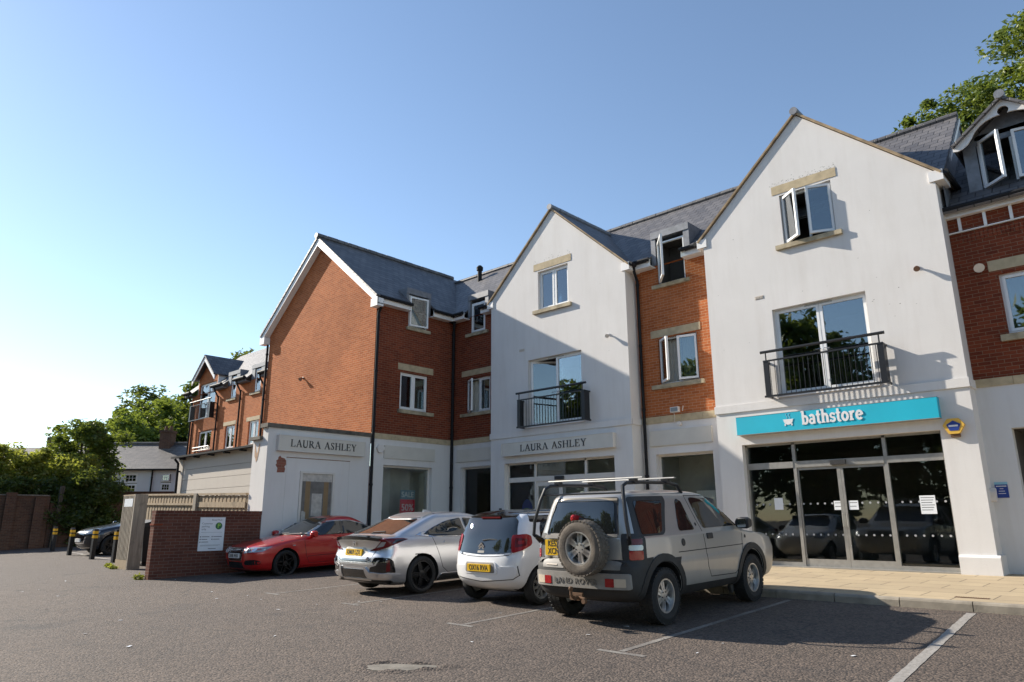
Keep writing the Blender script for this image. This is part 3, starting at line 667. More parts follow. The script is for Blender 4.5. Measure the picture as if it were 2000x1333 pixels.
def dormer(b, fr, u0, u1, win, z1, opens=(), dress=None, n=1, sill=None, depth=1.5):
    """lead-clad flat topped dormer whose window drops through the eaves"""
    mb = MB(); mb.fbox(fr, u0, u1, -depth, .05, z1 - .20, z1); mb.fbox(fr, u0, win[0] - .02, -depth, .03, 8.3, z1 - .2); mb.fbox(fr, win[1] + .02, u1, -depth, .03, 8.3, z1 - .2)
    dm = part('dormer', mb, 'lead', b)
    window(b, fr, *win, n=n, rec=.03, opens=opens, dress=dress, sill=sill, depth=.6)
def infill():
    fr = front(16.52); u0, u1 = -10.68, -8.20
    b = thing('brick_shop', (-9.45, 18, .25), 'narrow brick shop front squeezed between the two white gabled shops', 'shop')
    w2 = (-10.05, -8.85, 4.88, 6.17); w3 = (-9.92, -9.06, 7.70, 8.98); sw = (-10.29, -8.62, .5, 3.0)
    mb = MB(); wall(mb, fr, [(u0, 3.95), (u1, 3.95), (u1, 8.3), (u0, 8.3)], (w2, (w3[0], w3[1], 7.70, 8.3)), .10); part('wall', mb, 'brick', b)
    mb = MB(); wall(mb, fr, [(u0, .2), (u1, .2), (u1, 3.83), (u0, 3.83)], (sw,), .14, d=.02); part('shop_wall', mb, 'render', b)
    mb = MB(); x = u0
    while x < u1 - .1: mb.fbox(fr, x + .003, min(x + .62, u1) - .003, -.02, .045, 3.83, 4.01); x += .62
    part('stone_band', mb, 'stone', b)
    part('fascia_panel', MB().fbox(fr, -10.44, -8.60, .02, .06, 3.22, 3.63), 'signcream', b)
    s = shop_window(b, fr, *sw, rec=.12)
    window(b, fr, *w2, n=2, rec=.08, opens=((0, 40, 'L'), (1, 14, 'R')), dress=[('curtain', 0, .45), ('curtain', .5, 1)], sill=(-10.27, -8.70, 4.75, 4.86), lintel=(-10.26, -8.73, 6.20, 6.41))
    dormer(b, fr, -10.08, -8.86, w3, 9.30, opens=((0, 52, 'L'),), sill=(-10.10, -8.92, 7.60, 7.70))
    eave(b, fr, u0, -9.98); eave(b, fr, -9.0, u1)
    mb = MB(); main_roof(mb, -13.4, -5.5, [(-10.08, -8.86, 9.25)]); rf = part('roof', mb, ['slate', 'slate'], b)
    mb = MB(); ridge(mb, (-13.4, RY, RZ + .02), (-5.5, RY, RZ + .02), .09); part('ridge_tiles', mb, 'slate', rf, True)
    downpipe(b, [(-10.50, 16.17, 8.34), (-10.50, 16.22, 8.15), (-10.56, 16.44, 7.95), (-10.56, 16.44, .25)])
infill()

# ---------------------------------------------------------------- brick wing with the blank gable
def wing():
    b = thing('brick_wing', (-22, 15, .2), 'brick wing with a large blank sunlit gable and a steep slate roof', 'building')
    XW, YG = -18.5, 13.1; fw = side(XW); fg = front(YG); fi = front(16.52); xl = -25.6; xc = -22.1
    w2 = (14.17, 15.37, 4.88, 6.13); w3 = (14.43, 15.25, 7.74, 8.88); sw = (13.61, 15.62, .5, 3.03)
    mb = MB(); wall(mb, fg, [(xl, 3.), (XW, 3.), (XW, 8.45), (xc, 11.32), (xl, 8.45)]); part('gable_wall', mb, 'brick', b)
    mb = MB(); wall(mb, fg, [(xl, 0), (XW, 0), (XW, 3.), (xl, 3.)]); mb.face([(xl, YG, 0), (xl, 16.6, 0), (xl, 16.6, 8.45), (xl, YG, 8.45)]); part('back_wall', mb, 'brick', b)
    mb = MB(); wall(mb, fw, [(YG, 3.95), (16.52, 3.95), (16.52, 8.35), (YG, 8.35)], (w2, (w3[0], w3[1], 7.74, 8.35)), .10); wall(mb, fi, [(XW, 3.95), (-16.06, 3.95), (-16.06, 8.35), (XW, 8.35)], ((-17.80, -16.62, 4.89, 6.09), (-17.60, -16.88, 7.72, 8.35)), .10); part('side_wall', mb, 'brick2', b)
    mb = MB(); wall(mb, fw, [(YG, .1), (16.52, .1), (16.52, 3.84), (YG, 3.84)], (sw,), .14, d=.02); wall(mb, fi, [(XW, .1), (-16.06, .1), (-16.06, 3.84), (XW, 3.84)], ((-18.03, -16.45, .5, 3.06),), .14, d=.02); part('shop_wall', mb, 'render', b)
    mb = MB(); mb.fbox(fw, YG, 16.47, -.02, .045, 3.84, 4.01); mb.fbox(fi, XW + .05, -16.06, -.02, .045, 3.84, 4.01); part('stone_band', mb, 'stone', b)
    part('fascia_panel', MB().fbox(fw, 13.60, 15.70, .02, .06, 3.24, 3.65), 'signcream', b); part('fascia_panel', MB().fbox(fi, -18.18, -16.30, .02, .06, 3.24, 3.66), 'signcream', b)
    window(b, fw, *w2, n=2, rec=.08, dress=[('curtain', .55, 1)], sill=(14.09, 15.60, 4.75, 4.87), lintel=(14.06, 15.58, 6.20, 6.42))
    dormer(b, fw, 14.30, 15.37, w3, 9.12, dress=[('curtain', .35, 1)], opens=((0, 9, 'L'),), sill=(14.33, 15.36, 7.62, 7.73))
    window(b, fi, -17.80, -16.62, 4.89, 6.09, n=2, rec=.08, opens=((0, 30, 'L'),), dress=[('curtain', 0, .4)], sill=(-18.03, -16.30, 4.77, 4.88), lintel=(-18.04, -16.30, 6.20, 6.40))
    dormer(b, fi, -17.74, -16.70, (-17.60, -16.88, 7.72, 8.82), 9.14, dress=[('blind', 0, 1)], sill=(-17.82, -16.72, 7.60, 7.71))
    s1 = shop_window(b, fw, *sw, rec=.12); s2 = shop_window(b, fi, -18.03, -16.45, .5, 3.06, rec=.12)
    eave(b, fw, 12.98, 14.35, 8.44, .26); eave(b, fw, 15.33, 16.5, 8.44, .26); eave(b, fi, XW, -17.66, 8.44); eave(b, fi, -16.82, -16.06, 8.44)
    e = .36; zt = 11.62; sl = .80; ze = zt - sl * (XW + e - xc)
    mb = MB(); xd = xc + (zt - 9.08) / sl
    for y0, y1, xe, zz in ((12.82, 14.30, XW + e, ze), (14.30, 15.37, xd, 9.08), (15.37, 19.9, XW + e, ze)): slab(mb, [(xe, y0, zz), (xc, y0, zt), (xc, y1, zt), (xe, y1, zz)])
    slab(mb, [(xl - e, 12.82, ze), (xc, 12.82, zt), (xc, 19.9, zt), (xl - e, 19.9, ze)]); main_roof(mb, -25.6, -13.4, [(-17.74, -16.70, 9.10)])
    rf = part('roof', mb, ['slate', 'slate'], b)
    mb = MB(); ridge(mb, (xc, 12.78, zt + .02), (xc, 19.6, zt + .02)); ridge(mb, (xc, RY, RZ + .02), (-13.4, RY, RZ + .02), .09); part('ridge_tiles', mb, 'slate', rf, True)
    mb = MB(); o = (zt - .07)
    for s, xe in ((1, XW + e), (-1, xl - e)):
        A, B = (xc, o - .02), (xe, ze - .09); mb.poly(front(12.86), [A, B, (B[0], B[1] - .22), (A[0], A[1] - .27)], -.03, .0)
        mb.poly(front(12.89), [(A[0], A[1] - .22), (B[0], B[1] - .17), (B[0], B[1] - .20), (A[0], A[1] - .25)], -.22, .0)
    mb.box(XW - .0, XW + e, 12.85, 13.1, ze - .36, ze - .09); mb.box(xl - e, xl, 12.85, 13.1, ze - .36, ze - .09)
    part('bargeboard', mb, 'fascia', b)
    downpipe(b, [(XW + .30, 13.10, 8.30), (XW + .24, 13.1, 8.1), (XW + .06, 13.14, 7.95), (XW + .06, 13.14, .1)], .05); downpipe(b, [(XW + .28, 16.30, 8.30), (XW + .2, 16.35, 8.1), (XW + .08, 16.44, 7.9), (XW + .08, 16.44, .1)], .05)
    part('flue', MB().lathe((-19.65, 18.9, 10.7), (0, 0, 1), [(.09, 0), (.09, .52), (.13, .53), (.14, .66), (.07, .74)], 14), 'gutter', rf, True)
    downpipe(b, [(xl - .05, 13.05, 8.2), (xl - .05, 13.05, 4.1)], .045)
wing()
# ---------------------------------------------------------------- dark brick house at the right edge
def right_house():
    fr = front(16.52); XL, XR = -2.82, 6.
    b = thing('brick_house', (1, 18, .25), 'shaded dark brick house with an ornate white dormer, beyond the tallest white gable', 'house')
    w2 = (-2.10, -.88, 4.85, 6.09); op = (-2.33, .3, .25, 3.0)
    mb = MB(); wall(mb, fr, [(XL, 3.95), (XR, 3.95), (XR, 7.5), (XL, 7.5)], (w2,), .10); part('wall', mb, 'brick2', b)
    mb = MB(); wall(mb, fr, [(XL, .2), (XR, .2), (XR, 3.84), (XL, 3.84)], (op,), .25, d=.02); part('shop_wall', mb, 'render2', b)
    mb = MB(); x = XL
    while x < XR - .1: mb.fbox(fr, x + .003, min(x + .66, XR) - .003, -.02, .045, 3.84, 4.0); x += .66
    part('stone_band', mb, 'stone', b)
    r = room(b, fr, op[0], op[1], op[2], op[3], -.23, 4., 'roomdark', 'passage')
    window(b, fr, *w2, n=2, rec=.08, dress=[('blind', 0, 1, .45)], sill=(-2.23, -.76, 4.70, 4.83), lintel=(-2.24, -.74, 6.17, 6.39))
    mb = MB(); mb.fbox(fr, XL, XR, 0, .13, 7.46, 7.58)
    x = -2.62
    while x < XR: mb.fbox(fr, x, x + .055, .0, .06, 7.16, 7.46); x += .45
    mb.fbox(fr, XL, XR, .0, .05, 7.13, 7.155); part('fascia', mb, 'fascia', b)
    mb = MB(); x = XL + .02
    while x < XR: mb.fbox(fr, x, x + .064, -.01, .012, 6.90, 7.115); x += .075
    part('soldier_course', mb, 'brick2', b)
    mb = MB(); gutter(mb, (XL, 16.30, 7.63), (XR, 16.30, 7.63), .06); part('gutter', mb, 'gutter', b, True)
    z = lambda y: 7.62 + .9 * (y - 16.3)
    mb = MB(); slab(mb, [(XL, 16.25, z(16.25)), (XR, 16.25, z(16.25)), (XR, 18.9, z(18.9)), (XL, 18.9, z(18.9))], .06); slab(mb, [(XL, 18.9, z(18.9)), (XR, 18.9, z(18.9)), (XR, 22, z(16)), (XL, 22, z(16))], .06)
    main_roof(mb, -5.5, -2.70); rf = part('roof', mb, ['slate', 'slate'], b)
    mb = MB(); ridge(mb, (-5.5, RY, RZ + .02), (-2.68, RY, RZ + .02), .09); part('ridge_tiles', mb, 'slate', rf, True)
    mb = MB(); ye = 16.3; mb.face([(-2.74, ye, 7.7), (-2.74, 22.4, 7.7), (-2.74, 22.4, RZ - SLP * 3.), (-2.74, RY, RZ - .08), (-2.74, ye, RZ - SLP * (RY - ye) - .08)]); part('gable_end', mb, 'lead', b)
    mb = MB(); mb.face([(-2.69, RY, RZ - .07), (-2.69, RY, RZ - .20), (-2.69, 17.2, RZ - SLP * 2.2 - .20), (-2.69, 17.2, RZ - SLP * 2.2 - .07)]); mb.face([(-2.66, RY, RZ - .07), (-2.66, RY, RZ - .20), (-2.66, 17.2, RZ - SLP * 2.2 - .20), (-2.66, 17.2, RZ - SLP * 2.2 - .07)]); part('bargeboard', mb, 'fascia', b)
    # ornate dormer
    fd = front(16.80); xc = -1.50
    mb = MB(); mb.fbox(fd, -2.36, -2.12, -2., .0, 7.9, 9.08); mb.fbox(fd, -.88, -.64, -2., .0, 7.9, 9.08); mb.poly(fd, [(-2.36, 9.08), (-.64, 9.08), (xc, 9.74)], -.06, -.02); mb.fbox(fd, -2.12, -.88, -.09, -.02, 9.2, 9.3)
    dm = part('dormer', mb, 'lead', b)
    mb = MB(); zt, e = 9.84, 1.0
    for s in (-1, 1): slab(mb, [(xc + s * e, 16.36, zt - e * .80), (xc, 16.36, zt), (xc, 19.4, zt), (xc + s * e, 19.4, zt - e * .80)], .05)
    part('dormer_roof', mb, ['slate', 'slate'], dm)
    mb = MB(); mb.tube([(xc, 16.33, zt + .02), (xc, 18.8, zt + .02)], .095, 12); part('ridge_tiles', mb, 'lead', dm, True)
    ff = front(16.46); half = [(-.98, 9.020), (-.98, 8.939), (-.90, 8.922), (-.80, 8.948), (-.70, 9.016), (-.62, 9.118), (-.55, 9.237), (-.45, 9.339), (-.33, 9.411), (-.2, 9.445), (-.09, 9.458)]
    for sgn in (-1, 1):
        lower = [(xc - sgn * p, q) for p, q in half] + [(xc + sgn * .10 * math.cos(R(t)), 9.526 + .10 * math.sin(R(t))) for t in range(-50, 90, 20)] + [(xc, 9.626), (xc, zt - .055)]
        part('bargeboard', MB().poly(ff, lower, -.035, 0), 'fascia', dm)
    window(b, fd, -2.10, -.90, 8.03, 9.2, n=2, rec=.03, opens=((0, 42, 'L'), (1, 12, 'R')), depth=.8)
    return b
right_house()

# ---------------------------------------------------------------- far brick block and the low cream extension
def far_block():
    fr = front(16.52); XL, XR = -41.0, -25.6
    b = thing('brick_block', (-36, 18, .2), 'far sunlit brick block with dormers and a corner balcony, beyond the blank gable', 'building')
    ws = [(-39.65, -38.0, 5.05, 6.14), (-36.36, -35.27, 4.96, 6.15), (-33.80, -32.74, 4.98, 6.20)]; up = [(-36.10, -35.52, 7.60, 8.78), (-33.50, -32.88, 7.62, 8.80)]; fd = (-40.12, -37.95, 6.86, 8.85)
    mb = MB(); wall(mb, fr, [(XL, 3.), (XR, 3.), (XR, 8.3), (XL, 8.3)], ws + [(a, c, z, 8.3) for a, c, z, _ in up] + [(fd[0], fd[1], fd[2], 8.3)], .1)
    part('end_wall', MB().face([(XL, 16.52, 0), (XL, 22, 0), (XL, 22, 8.3), (XL, 16.52, 8.3)]), 'brick4', b); xa = (fd[0] + fd[1]) / 2; mb.poly(fr, [(fd[0] - .12, 8.85), (fd[1] + .12, 8.85), (fd[1] + .12, 9.15), (xa, 10.12), (fd[0] - .12, 9.15)], -.1, .0)  # end wall in darker brick to cut its orange bounce onto the cottage
    mb.fbox(fr, fd[0] - .12, fd[0], -.1, 0, 8.3, 8.85); mb.fbox(fr, fd[1], fd[1] + .12, -.1, 0, 8.3, 8.85); part('wall', mb, 'brick', b)
    for i, q in enumerate(ws): window(b, fr, *q, n=2, rec=.08, dress=[('curtain', .0, .4)] if i == 1 else [('curtain', .5, 1)], lintel=None if i == 0 else (q[0] - .24, q[1] + .08, 6.18, 6.38), sill=None if i == 0 else (q[0] - .05, q[1] + .05, q[2] - .1, q[2] - .005), depth=.6)
    for q in up: dormer(b, fr, q[0] - .35, q[1] + .4, q, 9.05, sill=(q[0] - .33, q[1] + .12, q[2] - .13, q[2] - .02), dress=[('blind', 0, 1, .4)], depth=1.2)
    dd = window(b, fr, *fd, n=2, rec=.1, dress=[('curtain', .1, .9)], depth=.8, name='balcony_doors')
    balcony(b, fr, -40.4, -37.8, 6.75, 7.82, d=.3, gap=.13)
    mb = MB(); mb.tube([fr(-39.9, .12, 5.25), fr(-37.9, .12, 5.25)], .035, 8); mb.tube([fr(-39.9, .12, 5.08), fr(-37.9, .12, 5.08)], .025, 8); part('window_rail', mb, 'alu', b, True)
    zt = 10.42; e = 1.45; s = .88; mb = MB()
    for sg in (-1, 1): slab(mb, [(xa + sg * e, 16.15, zt - e * s), (xa, 16.15, zt), (xa, 19, zt), (xa + sg * e, 19, zt - e * s)], .07)
    dm = part('dormer_roof', mb, ['slate', 'slate'], b)
    mb = MB()
    for sg in (-1, 1): mb.poly(front(16.19), [(xa, zt - .09), (xa + sg * e, zt - .09 - e * s), (xa + sg * e, zt - .33 - e * s), (xa, zt - .36)], -.04, .0)
    mb.box(fd[1] + .12, fd[1] + .17, 16.52, 18.5, 8.3, 9.2); mb.box(fd[0] - .17, fd[0] - .12, 16.52, 18.5, 8.3, 9.2); part('bargeboard', mb, 'fascia', dm)
    mb = MB(); main_roof(mb, XL - .5, XR, [(q[0] - .35, q[1] + .4, 9.0) for q in up] + [(fd[0] - .17, fd[1] + .17, 9.2)]); rf = part('roof', mb, ['slate', 'slate'], b)
    for u0, u1 in ((XL - .3, -40.45), (-37.75, -36.5), (-35.1, -33.9), (-32.45, XR)):
        eave(b, fr, u0, u1, 8.42, .3, 'shadegrey', .085)
    for u in (-40.75, -37.42, -34.85, -32.4): downpipe(b, [fr(u, .33, 8.36), fr(u, .28, 8.15), fr(u + .02, .07, 7.8), fr(u + .02, .07, 4.)], .045)
    part('side_pipe', MB().tube([(-40.3, 16.40, 6.7), (-40.3, 16.40, 4)], .04), 'gutter', b, True)
    return b
far_block()
def extension():
    b = thing('panelled_extension', (-24.5, 14, .2), 'low cream panelled extension with a dark roof edge, below the far brick block', 'extension')
    fr = front(11.9); XL, XR = -30.05, -18.9; mb = MB(); z = .1
    hs = [.1, .5, .9, 1.3, 1.7, 2.1, 2.51, 2.92, 3.33, 3.86]
    for a, c in zip(hs, hs[1:]): mb.fbox(fr, XL + .45, XR, -.05, .0, a + .006, c - .006)
    part('panels', mb, 'cream', b)
    mb = MB(); mb.fbox(fr, XL, XL + .42, -.3, .035, 0, 3.86); mb.face([(XL, 11.9, 0), (XL, 16.5, 0), (XL, 16.5, 3.9), (XL, 11.9, 3.9)]); mb.fbox(fr, XL + .42, XR, -.12, -.055, 0, 3.86); part('wall', mb, 'cream', b)
    mb = MB(); slab(mb, [(XL - .2, 11.58, 3.88), (XR, 11.58, 3.88), (XR, 16.5, 4.35), (XL - .2, 16.5, 4.35)], .07); part('roof', mb, ['lead', 'gutter'], b)
    mb = MB(); x = XL + .5
    while x < XR: mb.fbox(fr, x, x + .1, .02, .26, 3.74, 3.80); x += 1.3
    part('bracket', mb, 'gutter', b)
    downpipe(b, [(XL + .15, 11.62, 3.78), (XL + .22, 11.75, 3.6), (XL + .22, 11.80, .1)], .05)
extension()
def sign_wall():
    b = thing('sign_wall', (-18.8, 11, 0), 'tall white wall with flaking render and dark coping, carrying the cream name sign beside the red car', 'wall')
    mb = MB(); mb.box(-18.80, -18.5, 9.65, 13.09, -.1, 3.87); mb.box(-19.34, -18.802, 9.652, 11.89, -.1, 3.55); part('masonry', mb, 'render', b)
    mb = MB(); mb.box(-18.86, -18.44, 9.58, 13.08, 3.87, 3.985); mb.box(-19.42, -18.805, 9.56, 11.9, 3.55, 3.64); part('coping', mb, 'coping', b)
    fs, ff = side(-18.5), front(9.65)
    def blob(cx, cz, rx, rz, seed, n=22):
        rr = random.Random(seed); return [(cx + rx * (1 + rr.uniform(-.22, .22)) * math.cos(2 * math.pi * i / n), cz + rz * (1 + rr.uniform(-.2, .2)) * math.sin(2 * math.pi * i / n)) for i in range(n)]
    mb = MB(); mb.poly(fs, [(9.99, 2.63), (10.22, 2.64), (10.24, 2.74), (10.21, 2.80), (10.26, 2.86), (10.25, 2.97), (10.20, 3.03), (10.10, 3.05), (10.06, 3.10), (10.01, 3.06), (10.0, 2.99), (9.95, 2.96), (9.97, 2.88), (9.94, 2.84), (9.97, 2.79), (10.0, 2.75)], 0, .004); part('bare_patch', mb, 'bare', b)
    mb = MB()
    for q in ([(-19.23, 3.46), (-19.18, 3.40), (-19.13, 3.24), (-19.10, 3.18), (-19.04, 3.20), (-19.0, 3.36), (-18.95, 3.46), (-18.92, 3.42), (-18.95, 3.24), (-18.99, 3.10), (-19.03, 2.98), (-19.09, 2.93), (-19.13, 3.02), (-19.19, 3.09), (-19.21, 3.22)],): mb.poly(ff, q, 0, .004)
    part('flaked_patch', mb, 'barepale', b)
    mb = MB(); mb.fbox(fs, 10.26, 12.37, .0, .018, 3.055, 3.075); part('step_line', mb, 'stepline', b)  # thin brown strip marking the top edge of the shallow step
    mb = MB(); mb.fbox(fs, 12.35, 12.37, .0, .018, .2, 3.055); mb.fbox(fs, 10.27, 12.35, 0, .012, .25, 3.05); part('raised_panel', mb, 'render', b)
    return b
sign_wall()
def poster():
    fs = side(-18.5); b = thing('poster', (-18.48, 11.28, .9), 'framed poster of a room with ochre curtains on the white wall behind the red car', 'poster')
    mb = MB(); u0, u1, z0, z1 = 10.71, 11.85, .95, 2.70
    for a in ((u0, u0 + .07, z0, z1), (u1 - .07, u1, z0, z1), (u0 + .07, u1 - .07, z0, z0 + .07), (u0 + .07, u1 - .07, z1 - .06, z1)): mb.fbox(fs, a[0], a[1], .013, .055, a[2], a[3])
    part('frame', mb, 'frame_cream', b)
    mb = MB(); k = .017
    mb.fbox(fs, u0 + .07, u1 - .07, .013, k, z0 + .07, z1 - .06, 0); mb.fbox(fs, u0 + .09, u1 - .08, k, k + .003, z0 + .07, 2.42, 1)
    for a, c in ((.20, .36), (.80, .94)):
        for j in range(4): mb.fbox(fs, u0 + a + j * .04, u0 + a + j * .04 + .035, k + .003, k + .006 + .002 * (j % 2), 1.25, 2.42, 2)
    mb.fbox(fs, u0 + .42, u0 + .76, k + .003, k + .005, 1.45, 2.08, 3); mb.poly(fs, arc(u0 + .58, 1.62, .13, .14, 0, 360, 14)[:-1], k + .005, k + .007, 0); mb.poly(fs, rpoly([(u0 + .10, 1.05), (u0 + .28, 1.05), (u0 + .26, 1.55), (u0 + .12, 1.6)], .03), k + .005, k + .007, 3)
    mb.poly(fs, arc(u0 + .58, 1.38, .10, .06, 0, 360, 12)[:-1], k + .007, k + .009, 1); mb.fbox(fs, u0 + .3, u0 + .95, k + .005, k + .007, 1.1, 1.2, 0)
    part('print', mb, ['posterpale', 'posterdark', 'ochre', 'posterpale'], b)
poster()

# ---------------------------------------------------------------- signs
def cream_sign(fr, u0, u1, z0, z1, tu, tw, tz, th, label, d0=.0):
    b = thing('name_sign', fr((u0 + u1) / 2, .05, z0), label, 'sign', 'cream name signs of the shop')
    d1 = d0 + .14; part('board', MB().fbox(fr, u0, u1, d0, d1, z0, z1), 'signcream', b)
    mb = MB(); mb.fbox(fr, u0 - .012, u0, d0, d1 + .015, z0 - .01, z1 + .01); mb.fbox(fr, u1, u1 + .012, d0, d1 + .015, z0 - .01, z1 + .01); mb.fbox(fr, u0, u1, d0, d1 + .012, z0 - .012, z0); mb.fbox(fr, u0, u1, d0, d1 + .012, z1, z1 + .012); part('trim', mb, 'frame_cream', b)
    s = 'LAURA ASHLEY'; sx = tw / (text_width(s, GL, .10) * th); mb, x = lettering(fr, s, tu, tz, th, sx, d1, GL, .10); part('lettering', mb, 'letterblack', b)
cream_sign(front(16.), -15.44, -11.22, 3.24, 3.62, -14.65, 2.55, 3.335, .20, 'cream sign reading LAURA ASHLEY over the doors of the shaded white gable')
cream_sign(side(-18.5), 9.92, 12.80, 3.24, 3.66, 10.28, 2.22, 3.36, .205, 'cream sign reading LAURA ASHLEY on the flaking wall above the red car')
def teal_sign():
    fr = front(16.); u0, u1, z0, z1 = -7.61, -3.37, 3.24, 3.655; b = thing('shop_sign', (-5.5, 15.9, 3.2), 'turquoise shop sign with white bathstore lettering and a little bathtub', 'sign'); d = .18
    part('board', MB().fbox(fr, u0, u1, 0, d, z0, z1), 'teal', b)
    part('trim', MB().fbox(fr, u0 - .006, u1 + .006, .001, d + .006, z0 - .010, z0).fbox(fr, u0 - .006, u1 + .006, .001, d + .004, z1, z1 + .006), 'alu', b)
    s = 'bathstore'; th = .305; sx = 1.30 / (text_width(s, SL, .0) * th); mb, x = lettering(fr, s, -6.06, 3.345, th, sx, d, SL, .0); part('lettering', mb, 'letterwhite', b)
    mb = MB(); cx, cz = -6.36, 3.50; tub = [(cx - .125, cz)] + [(cx + .105 * math.cos(R(a)), cz - .018 + .105 * math.sin(R(a))) for a in range(180, 361, 15)] + [(cx + .125, cz)]
    mb.poly(fr, tub, d, d + .010); mb.fbox(fr, cx - .09, cx - .06, d, d + .009, cz - .145, cz - .10); mb.fbox(fr, cx + .06, cx + .09, d, d + .009, cz - .145, cz - .10); part('bathtub_emblem', mb, 'letterwhite', b)
    mb = MB()
    for k, q in enumerate((-.035, .03)): ribbon(mb, fr, [(cx + q + .014 * math.sin(t * .9 + k), cz + .02 + t * .016) for t in range(8)], .012, d, d + .006)
    part('steam', mb, 'ltblue', b)
teal_sign()
def parking_sign():
    fr = side(-18.5); b = thing('parking_sign', (-18.48, 8.31, .58), 'white car park notice with a green P disc on the low brick wall', 'sign'); u0, u1, z0, z1 = 7.99, 8.64, .58, 1.41
    part('board', MB().fbox(fr, u0, u1, .0, .02, z0, z1), 'white', b)
    mb = MB(); mb.lathe(fr(8.48, .0201, 1.195), (1, 0, 0), [(.088, 0), (.088, .003)], 24); dsc = part('disc', mb, 'green', b)
    link('letter', text_mesh('letter', 'P', .15, fr, 8.482, .0245, 1.195, 'lime', .001, .004), dsc)
    for s, sz, u, z, al in (('Retail Park', .062, 8.56, 1.345, 'RIGHT'), ('Customer', .068, 8.04, 1.255, 'LEFT'), ('parking', .068, 8.04, 1.185, 'LEFT'), ('only', .068, 8.04, 1.115, 'LEFT')): link('lettering', text_mesh('lettering', s, sz, fr, u, .0205, z, 'grey', .001, align=al), b)
    mb = MB()
    for i, (u, z) in enumerate(((8.03, .93), (8.03, .865), (8.03, .80), (8.33, .93), (8.33, .865))): mb.lathe(fr(u, .0201, z), (1, 0, 0), [(.016, 0), (.016, .002)], 12); mb.fbox(fr, u + .03, u + .03 + (.2, .15, .18, .22, .17)[i], .0201, .0215, z - .008, z + .008)
    mb.fbox(fr, 8.04, 8.58, .0201, .0215, 1.035, 1.04); mb.fbox(fr, 8.04, 8.55, .0201, .0215, .72, .727); mb.fbox(fr, 8.04, 8.50, .0201, .0215, .70, .705); mb.fbox(fr, 8.25, 8.45, .0201, .0215, .63, .645); part('small_print', mb, 'grey', b)
parking_sign()
def small_fittings():
    f16, f165, fw = front(16.), front(16.52), side(-18.5)
    def lamp(fr, u, z, label, m='lamp', s=1.):
        b = thing('wall_lamp', fr(u, .05, z), label, 'lamp'); mb = MB(); mb.lathe(fr(u, 0, z), fr.d, [(.05 * s, 0), (.05 * s, .02), (.025 * s, .03), (.025 * s, .07)], 14); part('bracket', mb, m, b, True)
        ax = (fr.d * .8 - fr.z * .6 + fr.u * .25).normalized(); mb = MB(); mb.lathe(fr(u, .06, z), ax, [(.028 * s, -.02), (.035 * s, .03), (.075 * s, .11), (.078 * s, .12)], 16); part('shade', mb, m, b, True)
    lamp(f16, -3.40, 6.42, 'small brown spotlight high on the sunlit white gable above the alarm box', 'lampdark', .8); lamp(f16, -11.30, 6.42, 'small white spotlight high on the half shaded white gable', 'lamp', .8)
    lamp(f165, -2.40, 6.32, 'white wall lamp on the dark brick beside the lintel at the right edge', 'lamp', 1.25); lamp(front(13.1), -22.84, 6.36, 'tiny dark lamp on the blank orange brick gable', 'lampdark', .9)
    for u, l in ((-6.84, 'small air brick on the sunlit white gable beside the balcony doors'), (-14.68, 'small air brick on the shaded white gable beside the open balcony doors')):
        mb = MB(); mb.fbox(f16, u - .11, u + .11, 0, .006, 6.49, 6.57)
        for k in range(5): mb.fbox(f16, u - .095 + k * .04, u - .075 + k * .04, .006, .014, 6.50, 6.56)
        solo('air_brick', mb, 'cream', l, 'vent')
    def alarm(fr, u, z, label, bm, im, s=1., badge=True):
        b = thing('alarm_box', fr(u, .05, z - .2), label, 'alarm'); pent = lambda r, k=0: [(u + r * math.sin(2 * math.pi * i / 5) * 1.12, z + r * math.cos(2 * math.pi * i / 5) * .95) for i in range(5)]
        hexa = [(u - .19 * s, z + .02), (u - .10 * s, z + .15 * s), (u + .10 * s, z + .15 * s), (u + .19 * s, z + .02), (u + .08 * s, z - .15 * s), (u - .10 * s, z - .15 * s)]
        part('case', MB().poly(fr, rpoly(hexa, .02), 0, .09), bm, b)
        if badge:
            bd = part('badge', MB().poly(fr, rpoly(pent(.115), .012), .09, .096), im, b); part('badge_stripe', MB().fbox(fr, u - .085, u + .075, .0965, .098, z - .012, z + .022), 'letterwhite', bd)
            part('strobe', MB().fbox(fr, u - .075, u + .08, .0, .07, z - .21, z - .152), 'iron', b)
    alarm(f16, -3.17, 3.06, 'yellow and blue alarm box on the white gable beside the turquoise sign', 'alarmyel', 'blue'); alarm(fw, 13.45, 3.52, 'blank white alarm box on the corner beside the blank cream panel', 'lamp', 'lamp', .8, False)
    b = thing('floodlight', f165(-9.55, .1, 3.95), 'white floodlight on a stalk above the narrow shop front between the gables', 'lamp'); mb = MB(); mb.fbox(f165, -9.66, -9.42, .12, .22, 4.05, 4.19); part('head', mb, 'lamp', b); part('lens', MB().fbox(f165, -9.64, -9.44, .22, .225, 4.07, 4.17), 'clearlens', b); mb = MB(); mb.tube([f165(-9.64, .05, 3.80), f165(-9.60, .10, 3.95), f165(-9.58, .17, 4.06)], .008, 6); mb.tube([f165(-9.36, .10, 4.08), f165(-9.30, .16, 4.2)], .012, 6); mb.lathe(f165(-9.5, .03, 3.76), (0, -1, 0), [(.06, 0), (.06, .05), (.03, .06)], 12); part('stalk', mb, 'lamp', b, True)
    b = thing('wall_notice', f165(-2.66, .03, 1.69), 'dark blue notice with a pale top strip on the white wall at the right edge', 'sign'); part('board', MB().fbox(f165, -2.76, -2.55, .021, .032, 1.69, 1.94), 'blue', b); part('strip', MB().fbox(f165, -2.76, -2.55, .021, .032, 1.941, 1.985), 'ltblue', b); mb = MB()
